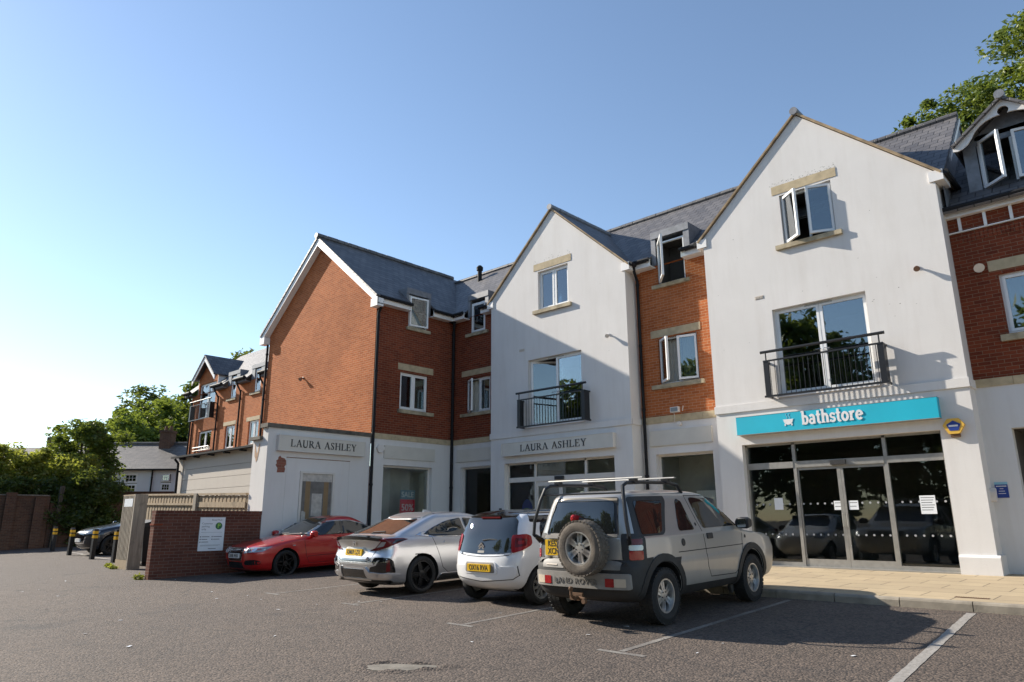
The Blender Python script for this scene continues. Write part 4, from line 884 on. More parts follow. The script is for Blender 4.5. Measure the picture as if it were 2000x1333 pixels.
    for k, wd in enumerate((.17, .06, .10, .12)): mb.fbox(f165, -2.655 - wd / 2, -2.655 + wd / 2, .032, .0335, 1.90 - k * .045, 1.91 - k * .045 + (.006 if k == 0 else 0))
    part('print', mb, 'letterwhite', b)
    sr = side(-2.82); mb = MB(); mb.poly(sr, rpoly([(16.28, 1.62), (16.40, 1.62), (16.43, 1.86), (16.34, 1.88), (16.27, 1.80)], .03), 0, .09); solo('entry_phone', mb, 'lamp', 'pale entry phone on the return of the white gable next to the blue notice', 'intercom')
    def notice(u, z, wd, h, label, cnt):
        b = thing('paper_notice', f16(u, -.19, z), label, 'notice', 'paper notices on the shop glass'); part('sheet', MB().fbox(f16, u, u + wd, -.198, -.1955, z, z + h), 'white', b); mb = MB()
        for k in range(cnt): mb.fbox(f16, u + .02, u + wd - .02 - (k % 3) * .02, -.1955, -.1948, z + h - .05 - k * h * .8 / max(cnt, 1), z + h - .035 - k * h * .8 / max(cnt, 1))
        if cnt: part('print', mb, 'grey', b)
    notice(-7.02, 1.52, .20, .26, 'plain pale sheet taped inside the left pane of the dark shop front', 0); notice(-5.70, 1.50, .19, .19, 'small white notice left of the meeting door stiles', 2); notice(-5.39, 1.50, .19, .19, 'small white notice right of the meeting door stiles', 2); notice(-4.02, 1.40, .28, .36, 'large white price sheet in the right pane of the dark shop front', 6)
    for fr, u, d, l in ((side(-18.5), 14.78, -.192, 'red sale poster hanging in the side window of the brick wing'), (front(16.52), -17.62, -.192, 'red sale poster hanging in the window next to the shaded white gable')):
        b = thing('sale_poster', fr(u, d, 1.4), l, 'poster', 'sale posters in the shop windows'); part('lower_sheet', MB().fbox(fr, u - .3, u + .3, d, d + .012, 1.15, 1.98), 'salered', b); part('upper_sheet', MB().fbox(fr, u - .3, u + .3, d, d + .012, 1.985, 2.28), 'saleblue', b)
        for s, sz, z in (('SALE', .24, 2.13), ('50%', .30, 1.72), ('off home', .10, 1.42)): link('lettering', text_mesh('lettering', s, sz, fr, u, d + .0125, z, 'letterwhite', .002, .003), b)
    b = thing('window_badge', f16(-14.72, -.2, 1.3), 'blue badge with a green square on the left shop door glass', 'sign'); mb = MB(); mb.poly(f16, rpoly([(-14.95, 1.45), (-14.88, 1.80), (-14.72, 1.95), (-14.52, 1.80), (-14.48, 1.45), (-14.62, 1.22), (-14.86, 1.24)], .08), -.215, -.205); part('disc', mb, 'blue', b); part('patch', MB().fbox(f16, -14.80, -14.64, -.205, -.203, 1.48, 1.66), 'lime', b)
    for u, z, l in ((-15.62, 1.55, 'small black bell push beside the shaded shop doors'), (-15.66, 1.28, 'small grey door intercom beside the shaded shop doors')): solo('bell_push' if z > 1.5 else 'door_intercom', MB().poly(f16, rpoly([(u - .04, z), (u + .05, z), (u + .05, z + .12), (u - .04, z + .12)], .015), 0, .03), 'plastic' if z > 1.5 else 'alu', l, 'bell' if z > 1.5 else 'intercom')
    mb = MB(); mb.box(-2.72, -2.30, 12.02, 12.12, .221, .226)
    for k in range(14): mb.box(-2.715 + k * .03, -2.70 + k * .03, 12.03, 12.11, .226, .23)
    solo('drain_grate', mb, 'iron', 'rusty slot drain set in the paving near the kerb', 'drain')
    mb = MB()
    fr = f165
    mb.fbox(fr, -9.62, -8.66, -1.0, -.4, .5, 1.50); mb.fbox(fr, -9.55, -9.0, -.9, -.7, 1.5, 2.05)
    b = solo('display_stand', mb, 'white', 'white display stand with homeware behind the narrow shop window', 'display')
    mb = MB(); mb.fbox(fr, -8.92, -8.74, -.5, -.48, 1.501, 1.80); solo('picture_frame', mb, 'letterwhite', 'small white picture frame leaning on the display stand', 'frame')
small_fittings()

# ---------------------------------------------------------------- low walls, fence, gate, bollards
def yard():
    b = thing('low_brick_wall', (-18.6, 8.2, 0), 'low dark brick wall with one sunlit end, carrying the white car park notice', 'wall')
    part('brickwork', MB().box(-18.72, -18.5, 6.88, 9.64, -.12, 1.47), 'brick4', b); mb = MB(); y = 6.88
    while y < 9.6: mb.box(-18.745, -18.475, y + .002, min(y + .072, 9.64), 1.472, 1.575); y += .075
    part('coping', mb, 'brick4', b)
    mb = MB(); mb.box(-18.78, -18.44, 6.86, 7.1, 1.15, 1.20)
    part('end_course', MB().box(-18.735, -18.485, 6.865, 7.08, 1.22, 1.26), 'brick2', b)
    fr = front(9.64); X0 = -28.0; L = 8.62; fr = Fr((X0, 9.64, 0), (1, 0, 0), (0, -1, 0)); tp = lambda x: 2.285 - .0226 * x
    b = thing('timber_fence', (-23.7, 9.64, 0), 'weathered close boarded timber fence behind the low brick wall', 'fence'); x = 0.; mb = MB(); k = 0
    while x < L - .05:
        mb.fbox(fr, x, min(x + .118, L), -.02 + .012 * (k % 2), .0 + .012 * (k % 2), .05, tp(x) - .07 + random.uniform(-.012, .012)); x += .122; k += 1
    part('boards', mb, 'timber', b); mb = MB(); mb = MB()
    for a0, a1, dz in ((0, 2.6, .0), (2.6, 5.2, .0), (5.4, 8.6, -.0)): mb.poly(fr, [(a0, tp(a0) - .06), (a1, tp(a1) - .06), (a1, tp(a1)), (a0, tp(a0))], -.04, .05)
    part('top_rail', mb, 'timber', b)
    part('mid_rail', MB().poly(fr, [(.1, 1.90), (5.2, 1.80), (5.2, 1.87), (.1, 1.97)], .013, .05), 'timber', b); part('mid_rail', MB().poly(fr, [(5.45, 1.74), (8.58, 1.68), (8.58, 1.84), (5.45, 1.90)], .013, .045), 'timber', b); part('post', MB().fbox(fr, 5.22, 5.42, .0, .09, 0, 2.16), 'timber2', b)
    fr = front(7.80); b = thing('bin_store_screen', (-22.9, 7.9, 0), 'slatted grey timber screen with a small white notice, beside the nearest bollard', 'screen'); mb = MB(); x = -23.42; k = 0
    while x < -22.50: mb.fbox(fr, x, x + .058, .02, .06, .24, 2.05); x += .106
    part('slats', mb, 'timber2', b); mb = MB(); mb.fbox(fr, -23.44, -22.46, -.06, .0, .24, 2.08); part('slat_shade', mb, 'gap', b); part('base_board', MB().fbox(fr, -23.46, -22.44, -.04, .06, -.05, .235), 'timber', b); part('top_rail', MB().fbox(fr, -23.46, -22.44, -.10, .06, 2.052, 2.09), 'timber', b)  # near-black sheet behind the slats stands in for the shade between them
    part('post', MB().box(-22.438, -22.36, 7.70, 8.05, -.05, 2.09), 'timber2', b)
    part('notice', MB().fbox(fr, -23.30, -22.62, .051, .062, 1.74, 1.97), 'white', b)
    b = thing('added_bin', (-24.0, 8.75, 0), 'large black wheeled bin added to fill the dark gap behind the slatted timber screen', 'bin'); fr = front(8.35)  # bin added to darken the gap beside the screen
    mb = MB(); lo, hi = (-24.65, -23.35, 8.45, 9.05), (-24.75, -23.25, 8.35, 9.15); vs = [(x, y, z) for (x0, x1, y0, y1), z in ((lo, .14), (hi, 1.15)) for x, y in ((x0, y0), (x1, y0), (x1, y1), (x0, y1))]; mb.add(vs, [(0, 1, 2, 3), (4, 5, 6, 7)] + [(i, (i + 1) % 4, 4 + (i + 1) % 4, 4 + i) for i in range(4)]); part('body', mb, 'bollard', b)
    mb = MB(); mb.poly(side(-24.78), [(8.30, 1.152), (9.18, 1.152), (9.14, 1.30), (8.75, 1.37), (8.34, 1.26)], 0, 1.56); part('lid', mb, 'bollard', b)
    for x in (-24.55, -23.45):
        for y in (8.55, 8.95): part('castor', MB().lathe((x, y, .07), (1, 0, 0), [(.07, -.02), (.07, .02)], 14), 'tyre', b)
yard()
def bollards():
    b = thing('bollard', (0, 0, 0), 'x', 'bollard', 'black bollards with yellow bands in front of the far bay', local=True)
    h = .068; mb = MB(); mb.poly(W0, [(-h, -.1), (h, -.1), (h, 1.02), (h - .03, 1.05), (-h, 1.05)], -h, h); part('post', mb, 'bollard', b)
    for z in (.73, .88): part('reflective_band', MB().box(-h - .004, h + .004, -h - .004, h + .004, z, z + .10), 'yellow', b)
    spots = ((-37.7, 9.76, 'bollard furthest from the timber screen, standing clear of the dark car'), (-33.0, 9.15, 'bollard just in front of the nose of the dark car'), (-29.0, 8.78, 'bollard in front of the wing of the dark car'), (-26.2, 8.60, 'bollard nearest the timber screen, hiding the wheel of the dark car'))
    for i, (x, y, l) in enumerate(spots):
        o = b
        if i:
            o = b.copy(); C.objects.link(o)
            for ch in [c for c in b.children]:
                c = ch.copy(); C.objects.link(c); c.parent = o
        o.location = (x, y, gz(y)); o.rotation_euler = (0, R((1.5, 2.5, 2.0, 1.0)[i]), R(8)); o['label'] = 'black ' + l
bollards()

# ---------------------------------------------------------------- far left: boundary wall, cottage, house
def far_left():
    b = thing('boundary_wall', (-42.2, 4, 0), 'old brick boundary wall with dark piers at the left edge, in shade', 'wall'); mb = MB(); mb.box(-42.3, -42., -14, 10.45, -.3, 2.58); part('brickwork', mb, 'brick3', b)
    part('coping', MB().box(-42.36, -41.94, -14, 10.4, 2.58, 2.64), 'concrete', b)
    for y in (8.75, 9.98): part('pier', MB().box(-42.0, -41.78, y - .22, y + .22, -.3, 2.72 if y < 9 else 2.5), 'brick3', b)
    b = thing('stone_wall', (-42.4, 12.5, 0), 'rough low wall with leaning posts under the dark hedge', 'wall'); part('stonework', MB().box(-42.5, -42.1, 10.5, 14.5, -.3, 2.25), 'brick3', b)
    for y, h, t in ((10.75, 3.1, .09), (12.0, 2.7, .05)): part('post', MB().fbox(Fr((-41.95, y, 0), (0, 1, .0), (1, 0, 0), (0, .05, 1)), -t, t, -.1, .1, -.2, h), 'darkwood', b)
    b = thing('garden_wall', (-45, 17, 0), 'brown brick garden wall in front of the white cottage', 'wall'); fr = Fr((-47.5, 14.6, 0), (.72, .69, 0), (.69, -.72, 0)); part('brickwork', MB().fbox(fr, -1., 6.0, -.22, 0, -.2, 3.0), 'brick3', b); part('coping', MB().fbox(fr, -1., 6.0, -.27, .05, 3., 3.08), 'brick3', b)
    fr = Fr((-50.49, 16.39, 0), (.721, .693, 0), (.693, -.721, 0)); b = thing('cottage', fr(1, -2, 0), 'pale rendered cottage with a slate roof and a tall brick chimney', 'cottage')
    wn = [(.15, 1.05, 3.1, 4.38), (2.55, 3.25, 3.2, 4.38)]; mb = MB(); wall(mb, fr, [(-6, -.2), (8, -.2), (8, 4.75), (-6, 4.75)], wn, .1)
    mb.face([fr(-6, 0, 0), fr(-6, -6.4, 0), fr(-6, -6.4, 4.7), fr(-6, -3.2, 6.6), fr(-6, 0, 4.7)]); mb.face([fr(8, 0, 0), fr(8, -6.4, 0), fr(8, -6.4, 4.7), fr(8, -3.2, 6.6), fr(8, 0, 4.7)]); part('wall', mb, 'cottagewall', b)
    for u0, u1, z0, z1 in wn: window(b, fr, u0, u1, z0, (z0 + z1) / 2 - .02, n=1, rec=.02, depth=.5, fw=.07, bars=2); window(b, fr, u0, u1, (z0 + z1) / 2 + .02, z1, n=1, rec=.02, depth=.5, fw=.07, bars=2, opens=((0, 12, 'L'),) if u0 > 2 else ())
    mb = MB(); slab(mb, [fr(-6.2, .25, 4.62), fr(8.2, .25, 4.62), fr(8.2, -3.2, 6.62), fr(-6.2, -3.2, 6.62)]); slab(mb, [fr(-6.2, -6.6, 4.62), fr(8.2, -6.6, 4.62), fr(8.2, -3.2, 6.62), fr(-6.2, -3.2, 6.62)]); rf = part('roof', mb, ['slate2', 'slate2'], b)
    mb = MB(); ridge(mb, fr(-6.2, -3.2, 6.63), fr(8.2, -3.2, 6.63), .12); part('ridge_tiles', mb, 'slate2', rf, True)
    mb = MB(); mb.fbox(fr, .95, 1.70, -3.3, -2.5, 5.9, 7.45); mb.fbox(fr, .90, 1.75, -3.35, -2.45, 7.35, 7.5); part('chimney', mb, 'brick3', rf)
    mb = MB()
    for u in (1.15, 1.5): mb.lathe(fr(u, -2.9, 7.5), (0, 0, 1), [(.12, 0), (.10, .32), (.12, .34)], 10)
    part('chimney_pot', mb, 'iron', rf, True); downpipe(b, [fr(2.02, .1, 4.6), fr(2.0, .07, 4.3), fr(2.0, .07, 0)], .05)
    mb = MB(); gutter(mb, fr(-6.2, .32, 4.60), fr(8.2, .32, 4.60)); part('gutter', mb, 'gutter', b, True)
    fr = Fr((-72, 15, 0), (.72, .69, 0), (.69, -.72, 0)); b = thing('distant_house', fr(-4, -2, 0), 'distant house with a dark roof and a red chimney behind the hedges at far left', 'house'); mb = MB(); mb.fbox(fr, -16, 6, -7, 0, -.3, 5.2); part('wall', mb, 'brick3', b)
    mb = MB(); slab(mb, [fr(-16.3, .4, 5.1), fr(6.3, .4, 5.1), fr(6.3, -3.5, 7.85), fr(-16.3, -3.5, 7.85)]); slab(mb, [fr(-16.3, -7.4, 5.1), fr(6.3, -7.4, 5.1), fr(6.3, -3.5, 7.85), fr(-16.3, -3.5, 7.85)]); rf = part('roof', mb, ['slate2', 'slate2'], b)
    mb = MB(); mb.fbox(fr, .2, 1.7, -4., -3.2, 7., 8.75); mb.fbox(fr, .9, 1.3, -3.8, -3.4, 8.75, 9.1); part('chimney', mb, 'brick3', rf)
    mb = MB(); p = fr(2.0, -3.5, 7.8); mb.tube([p, p + Vector((0, 0, 2.6))], .03, 5); q = p + Vector((0, 0, 2.5)); mb.tube([q - fr.u * .5, q + fr.u * 1.4 + Vector((0, 0, .15))], .025, 5)
    for k in range(5): e = q + fr.u * (-.4 + .35 * k); mb.tube([e - fr.d * .3, e + fr.d * .3], .012, 4)
    part('aerial', mb, 'alu', rf)
far_left()

# ---------------------------------------------------------------- trees and shrubs
def leaves(centres, radii, per, size, seed, flat=.75):
    """leaf-sized faces scattered through clumps"""
    r = np.random.default_rng(seed); cs = np.repeat(np.array(centres), per, 0); rs = np.repeat(np.array(radii), per)
    n = len(cs); d = r.normal(size=(n, 3)); d /= np.linalg.norm(d, axis=1)[:, None]; p = cs + d * (rs * r.uniform(.25, 1, n) ** .6)[:, None] * np.array([1, 1, flat])
    a = r.normal(size=(n, 3)); a[:, 2] *= .55; a /= np.linalg.norm(a, axis=1)[:, None]; q = r.normal(size=(n, 3)); q -= (q * a).sum(1)[:, None] * a; q /= np.linalg.norm(q, axis=1)[:, None]
    s = (size * r.uniform(.6, 1.35, n))[:, None]; v = np.stack([p - a * s, p + q * s * .42, p + a * s, p - q * s * .42], 1).reshape(-1, 3)
    return v, np.arange(n * 4).reshape(-1, 4)
def tree(name, label, base, z0, z1, rx, ry, mat, clumps, per, size, seed, group=None, cr=.55, cat='tree', trunk=.16, squash=1., hollow=.35):
    """tapered trunk and limbs under a crown of leaf clumps"""
    r = random.Random(seed); b = thing(name, base, label, cat, group, local=True); zc, rz = (z0 + z1) / 2, (z1 - z0) / 2; cen, rad = [], []
    while len(cen) < clumps:
        x, y, z = (r.uniform(-1, 1) for _ in range(3)); l = math.sqrt(x * x + y * y + z * z)
        if l > 1 or l < hollow: continue
        k = 1 + .22 * math.sin(3 * math.atan2(y, x) + seed) + .15 * math.sin(5 * z + seed * 2)
        cen.append((x * rx * k, y * ry * k, zc - base[2] + z * rz)); rad.append(cr * r.uniform(.6, 1.3))
    for i in range(clumps // 5): # thin sprigs that break the outline
        c = cen[i]; f = r.uniform(1.0, 1.13); cen.append((c[0] * f, c[1] * f, zc - base[2] + (c[2] - zc + base[2]) * f)); rad.append(cr * .4)
    v, f = leaves(cen, rad, per, size, seed); me = bpy.data.meshes.new('crown'); me.from_pydata(v.tolist(), [], f.tolist()); me.materials.append(M[mat]); link('crown', me, b)
    mb = MB(); top = (r.uniform(-.2, .2), r.uniform(-.2, .2), zc - base[2] + rz * .3); mid = (r.uniform(-.1, .1), r.uniform(-.1, .1), max((z0 - base[2]), .3))
    mb.tube([(0, 0, -.1), mid, top], trunk, 8, 0, trunk * .35)
    for i in range(7):
        c = cen[(i * 7) % clumps]; t = r.uniform(.15, .8); s = [mid[j] + (top[j] - mid[j]) * t for j in range(3)]; m_ = [s[j] + (c[j] - s[j]) * .5 + (.12 if j == 2 else 0) for j in range(3)]; mb.tube([s, m_, c], trunk * .4, 5, 0, trunk * .08)
    part('trunk', mb, 'bark', b, True); return b
def plants():
    H = 'shrubs along the boundary wall'
    tree('tree', 'dark leafy tree with airy top sprigs standing behind the far bollards', (-46.6, 13.0, .1), 2.2, 7.9, 1.5, 1.7, 'leafA', 95, 110, .13, 3, cr=.62)
    tree('shrub', 'yellow green shrub over the boundary wall at the very left edge', (-45.4, 7.8, .1), 1.8, 5.0, 1.3, 1.5, 'leafB', 70, 110, .11, 4, H, .5, 'shrub', .09)
    tree('shrub', 'yellow green shrub rising in front of the distant red chimney', (-45.6, 9.7, .1), 1.8, 5.5, 1.3, 1.5, 'leafB', 80, 110, .11, 5, H, .5, 'shrub', .09)
    tree('shrub', 'broad yellow green shrub spreading below the dark leafy tree', (-44.8, 11.7, .1), 2.0, 5.1, 1.6, 1.8, 'leafB', 95, 110, .11, 6, H, .55, 'shrub', .09)
    tree('hedge', 'dense dark hedge hanging over the rough low wall behind the bollards', (-42.0, 12.35, .1), .1, 3.9, .85, 1.55, 'leafC', 150, 110, .10, 8, None, .5, 'hedge', .08, hollow=.1)
    tree('shrub', 'small dark shrub on top of the boundary wall', (-43.3, 9.2, .1), 2.2, 3.5, .8, 2.6, 'leafC', 80, 100, .10, 9, H, .42, 'shrub', .07)
    tree('shrub', 'bright shrub peeping over the garden wall in front of the cottage', (-48.4, 15.4, .1), 2.5, 3.75, .7, .7, 'leafD', 14, 60, .10, 10, None, .3, 'shrub', .05)
    F = 'trees beyond the cottage'
    tree('tree', 'bright green rounded tree just behind the cottage roof', (-72, 26.5, .1), 3.5, 12.9, 4.2, 3.6, 'leafD', 130, 120, .22, 11, F, 1.15)
    tree('tree', 'dark spiky tree rising behind the bright green tree', (-78, 27.0, .1), 5, 15.4, 2.6, 2.6, 'leafC', 90, 100, .22, 12, F, .9)
    tree('tree', 'mid green tree between the dark leafy tree and the cottage chimney', (-66, 21.2, .1), 3.5, 10.6, 2.8, 2.6, 'leafD', 110, 110, .20, 13, F, .95)
    tree('tree', 'tall green tree touching the corner of the far brick block', (-66, 28.0, .1), 4, 14.2, 3.0, 3.0, 'leafA', 120, 110, .22, 14, F, 1.0)
    tree('tree', 'dark crown showing just above the far slate roof', (-52, 25, .1), 9, 14.1, 2.6, 2.6, 'leafC', 50, 80, .2, 15, None, .9)
    tree('shrub', 'reddish leaved treetop at the left edge above the distant roof', (-74, 11.4, .1), 4.5, 9.0, 1.7, 1.7, 'leafR', 40, 70, .18, 16, None, .7, 'tree')
    tree('tree', 'leafy tree with loose sprays rising behind the roof at upper right', (-4.1, 31, .1), 9, 18.0, 2.5, 2.5, 'leafA', 230, 170, .11, 17, 'trees behind the terrace', .66)
    tree('tree', 'tallest tree in the upper right corner behind the ornate dormer', (-.1, 33, .1), 9, 22.6, 3.6, 3.0, 'leafA', 420, 170, .115, 18, 'trees behind the terrace', .68)
    for i, (x, y, h) in enumerate(((-12, -21, 13), (-20, -23, 17), (-28, -21, 14), (-36, -24, 18), (-45, -22, 15), (-4, -24, 16), (6, -22, 15))):
        if i == 0: t0 = tree('tree', 'tall tree across the car park, mirrored in the shop glass', (x, y, -.3), .6, h, 5.2, 4.0, 'leafC', 130, 60, .4, 30, 'trees across the car park', 1.5, hollow=.2)
        else:
            t = t0.copy(); C.objects.link(t); t.location = (x, y, -.3); t.rotation_euler = (0, 0, i * 1.3); t.scale = (1, 1, h / 13)
            for ch in list(t0.children): c = ch.copy(); C.objects.link(c); c.parent = t
    for i, (x, y, l) in enumerate(((-23.2, 7.6, 'small weed at the foot of the slatted timber screen'), (-18.85, 6.78, 'tuft of weed at the sunlit end of the low brick wall'), (-24.0, 7.75, 'thin weed at the left foot of the slatted timber screen'))):
        v, f = leaves([(0, 0, .05), (.12, .03, .04), (-.12, 0, .05)], [.10, .08, .08], 30, .05, 40 + i); me = bpy.data.meshes.new('weed'); me.from_pydata(v.tolist(), [], f.tolist()); me.materials.append(M['leafB']); o = link('weed', me); o.location = (x, y, gz(y) + .01); tag(o, l, 'weed', 'weeds along the yard edge')
plants()

def litter():
    r = random.Random(3); mb = MB()
    for i in range(46):
        x, y = r.uniform(-26, -1.5), r.uniform(2.5, 8.2); a = r.uniform(0, 6.28); l, wd = r.uniform(.012, .045), r.uniform(.008, .022); c, s_ = math.cos(a), math.sin(a)
        mb.face([(x + c * u * l - s_ * v * wd, y + s_ * u * l + c * v * wd, gz(y) + .006 + .006 * r.random()) for u, v in ((-1, -1), (1, -.7), (.8, 1), (-.9, .8))])
    tag(link('litter', mb.mesh('litter', 'white')), 'scraps of pale litter scattered on the tarmac', 'litter', kind='stuff')
litter()
# ---------------------------------------------------------------- cars
def pchip(xs, ys, x):
    xs, ys = np.array(xs, float), np.array(ys, float); h = np.diff(xs); d = np.diff(ys) / h; m = np.zeros(len(xs)); m[0], m[-1] = d[0], d[-1]
    for i in range(1, len(xs) - 1):
        if d[i - 1] * d[i] > 0: w1, w2 = 2 * h[i] + h[i - 1], h[i] + 2 * h[i - 1]; m[i] = (w1 + w2) / (w1 / d[i - 1] + w2 / d[i])
    k = np.clip(np.searchsorted(xs, x) - 1, 0, len(h) - 1); t = (x - xs[k]) / h[k]
    return (2 * t**3 - 3 * t**2 + 1) * ys[k] + (t**3 - 2 * t**2 + t) * h[k] * m[k] + (-2 * t**3 + 3 * t**2) * ys[k + 1] + (t**3 - t**2) * h[k] * m[k + 1]
def outline(yr, yf, w, ar, af, nr, nf, tp, L):
    """half of a plan section, from the middle of the tail to the middle of the nose"""
    nc, ns = 12, 18; s = min(1, (yf - yr) / (ar + af + .05)); ar, af = ar * s, af * s; pts = []
    for i in range(nc + 1): q = math.pi / 2 * i / nc; pts.append((w * math.sin(q) ** (2 / nr), yr + ar * (1 - math.cos(q) ** (2 / nr))))
    for i in range(1, ns): pts.append((w, yr + ar + (yf - af - yr - ar) * i / ns))
    for i in range(nc + 1): q = math.pi / 2 * (1 - i / nc); pts.append((w * math.sin(q) ** (2 / nf), yf - af * (1 - math.cos(q) ** (2 / nf))))
    return [(x * (1 - tp * ((y - L / 2) / (L / 2)) ** 2), y) for x, y in pts]
class Car:
    """local frame: tail at y = 0, nose at y = L, x to the car's own right, ground at z = 0"""
    def __init__(s, name, label, loc, rz, L, keys, caps, wheels, mats, tp=.05, low=None, lowmat=2):
        s.root = thing(name, loc, label, 'car', 'cars in the car park', rz, True); s.L = L
        zs = []; kz = [k[0] for k in keys]
        for a, b in zip(kz, kz[1:]): n = 4 if b - a > .05 else 3; zs += [a + (b - a) * i / n for i in range(n)]
        zs.append(kz[-1]); cz = [c[0] for c in caps]; vs, fs = [], []; ring = None
        for z in zs:
            yr, yf, w = (pchip(kz, [k[i] for k in keys], np.array([z]))[0] for i in (1, 2, 3)); ar, af, nr, nf = (float(np.interp(z, cz, [c[i] for c in caps])) for i in (1, 2, 3, 4))
            h = outline(yr, yf, w, ar, af, nr, nf, tp, L); full = [(x, y, z) for x, y in h] + [(-x, y, z) for x, y in h[-2:0:-1]]; n = len(full); k = len(vs); vs += full
            if ring is not None: fs += [(ring + i, ring + (i + 1) % n, k + (i + 1) % n, k + i) for i in range(n)]
            ring = k
        fs += [tuple(range(n))[::-1]]; hn = n // 2
        fs += [(ring + i, ring + (n - i) % n, ring + (n - i - 1) % n, ring + i + 1) for i in range(0, hn)]
        fs = [tuple(dict.fromkeys(f)) for f in fs]; fs = [f for f in fs if len(f) > 2]
        mb = MB().add(vs, fs); me = mb.mesh('body', mats, True, 180); o = bpy.data.objects.new('cut_body', me); C.objects.link(o)
        cm = MB()
        for (wy, wr, ra) in wheels:
            for sg in (-1, 1): cm.lathe((sg * .56, wy, wr), (sg, 0, 0), [(ra, 0), (ra, 1.)], 40)
        co = bpy.data.objects.new('cutter', cm.mesh('cutter', mats)); C.objects.link(co); md = o.modifiers.new('b', 'BOOLEAN'); md.operation = 'DIFFERENCE'; md.object = co; md.solver = 'EXACT'
        dg = bpy.context.evaluated_depsgraph_get(); bme = bpy.data.meshes.new_from_object(o.evaluated_get(dg)); bpy.data.objects.remove(o); bpy.data.objects.remove(co)
        bme.materials.clear()
        for m in mats: bme.materials.append(M[m])
        zmin = kz[0]
        for p in bme.polygons:
            c = p.center; p.use_smooth = True; mi = 0
            for (wy, wr, ra) in wheels:
                if math.hypot(c.y - wy, c.z - wr) < ra + .004 and abs(c.x) > .5: mi = 1
            if c.z < zmin + .02 and abs(p.normal.z) > .7: mi = 1
            if mi == 0 and low and c.z < low(c): mi = lowmat
            p.material_index = mi
        bme.set_sharp_from_angle(angle=R(38)); s.body = link('body', bme, s.root); bme.name = 'body'
        bm = bmesh.new(); bm.from_mesh(bme); s.bvh = BVHTree.FromBMesh(bm); bm.free()
    def hit(s, ax, a, b):
        if ax[0] == 'C':   # straight at a rear corner, a runs round the corner
            g = 1 if ax == 'CR' else -1; q = .70711; o, d = Vector((g * (a * q + 4 * q), a * q - 4 * q, b)), Vector((-g * q, q, 0)); p, n, i, dist = s.bvh.ray_cast(o, d)
            if p is None: p, n, i, dist = s.bvh.find_nearest(o + d * 3.6)
            return p, -d, n
        o, d = {'R': ((5, a, b), (-1, 0, 0)), 'L': ((-5, a, b), (1, 0, 0)), 'B': ((a, -5, b), (0, 1, 0)), 'F': ((a, 12, b), (0, -1, 0)), 'T': ((a, b, 6), (0, 0, -1))}[ax]
        o, d = Vector(o), Vector(d); p, n, i, dist = s.bvh.ray_cast(o, d)
        if p is None: p, n, i, dist = s.bvh.find_nearest(o + d * {'R': 4.3, 'L': 4.3, 'B': 5.15, 'F': 12.1 - s.L, 'T': 5}[ax])
        return p, -d, n
    def decal(s, name, ax, poly, mat, off=.004, skirt=.012, step=.05, parent=None, smooth=True, label=None, maxd=None):
        """a piece that lies on the bodywork: the outline is dropped onto the body along one axis"""
        bm = bmesh.new(); vv = [bm.verts.new((x, y, 0)) for x, y in poly]; bm.faces.new(vv); xs, ys = [p[0] for p in poly], [p[1] for p in poly]
        for k, (lo, hi) in enumerate(((min(xs), max(xs)), (min(ys), max(ys)))):
            q = lo + step
            while q < hi - 1e-4:
                co = (q, 0, 0) if k == 0 else (0, q, 0); bmesh.ops.bisect_plane(bm, geom=bm.verts[:] + bm.edges[:] + bm.faces[:], plane_co=co, plane_no=(1, 0, 0) if k == 0 else (0, 1, 0)); q += step
        hits = {v: s.hit(ax, v.co.x, v.co.y) for v in bm.verts}; k = {'R': 0, 'L': 0, 'B': 1, 'F': 1, 'T': 2}.get(ax, 0); dv = hits[next(iter(hits))][1]; lim = {'R': .37, 'L': .37, 'B': .26 if maxd is None else maxd, 'F': .34, 'T': 9}.get(ax, 99)
        near = max(h[0][k] * dv[k] for h in hits.values())
        for v, (p, d, n) in hits.items() if ax[0] != 'C' else ():   # what would slide round the side of the body stays tucked under the skin
            if near - p[k] * dv[k] > lim: p[k] = (near - lim) * dv[k]
            for j, c_ in zip([i for i in range(3) if i != k], (v.co.x, v.co.y)): p[j] = min(max(p[j], c_ - .03), c_ + .03)
        pos = {v: h[0].copy() for v, h in hits.items()}; inner = [v for v in bm.verts if not v.is_boundary]
        for _ in range(6 if ax[0] != 'C' else 0):
            new = {v: sum(pos[e.other_vert(v)][k] for e in v.link_edges) / len(v.link_edges) for v in inner}
            for v, q in new.items(): pos[v][k] = .35 * pos[v][k] + .65 * q
        for v, (p, d, n) in hits.items():
            q = pos[v]
            if (q - p).dot(d) < -.002: q = p - d * .002
            v.co = q + d * off
        ed = [e for e in bm.edges if len(e.link_faces) == 1]; r = bmesh.ops.extrude_edge_only(bm, edges=ed); dd = hits[next(iter(hits))][1]
        for v in r['geom']:
            if isinstance(v, bmesh.types.BMVert): v.co -= dd * (off + skirt)
        bmesh.ops.recalc_face_normals(bm, faces=bm.faces); me = bpy.data.meshes.new(name); bm.to_mesh(me); bm.free(); me.materials.append(M[mat])
        if smooth: me.polygons.foreach_set('use_smooth', [True] * len(me.polygons)); me.set_sharp_from_angle(angle=R(40))
        o = link(name, me, parent or s.root)
        if label: o['label'] = label
        return o
    def corners(s, name, poly, mat, **k): s.decal(name, 'CL', poly, mat, **k); return s.decal(name, 'CR', poly, mat, **k)
    def both(s, name, poly, mat, **k): s.decal(name, 'L', poly, mat, **k); return s.decal(name, 'R', poly, mat, **k)
    def strip(s, name, ax, pts, wd, mat='gap', **k):
        L, Rr = stroke(pts, wd); return s.decal(name, ax, L + Rr[::-1], mat, off=k.pop('off', .0016), skirt=.004, **k)
    def mirror_pair(s, name, poly, mat, ax='B', **k): s.decal(name, ax, [(-x, y) for x, y in poly][::-1], mat, **k); return s.decal(name, ax, poly, mat, **k)
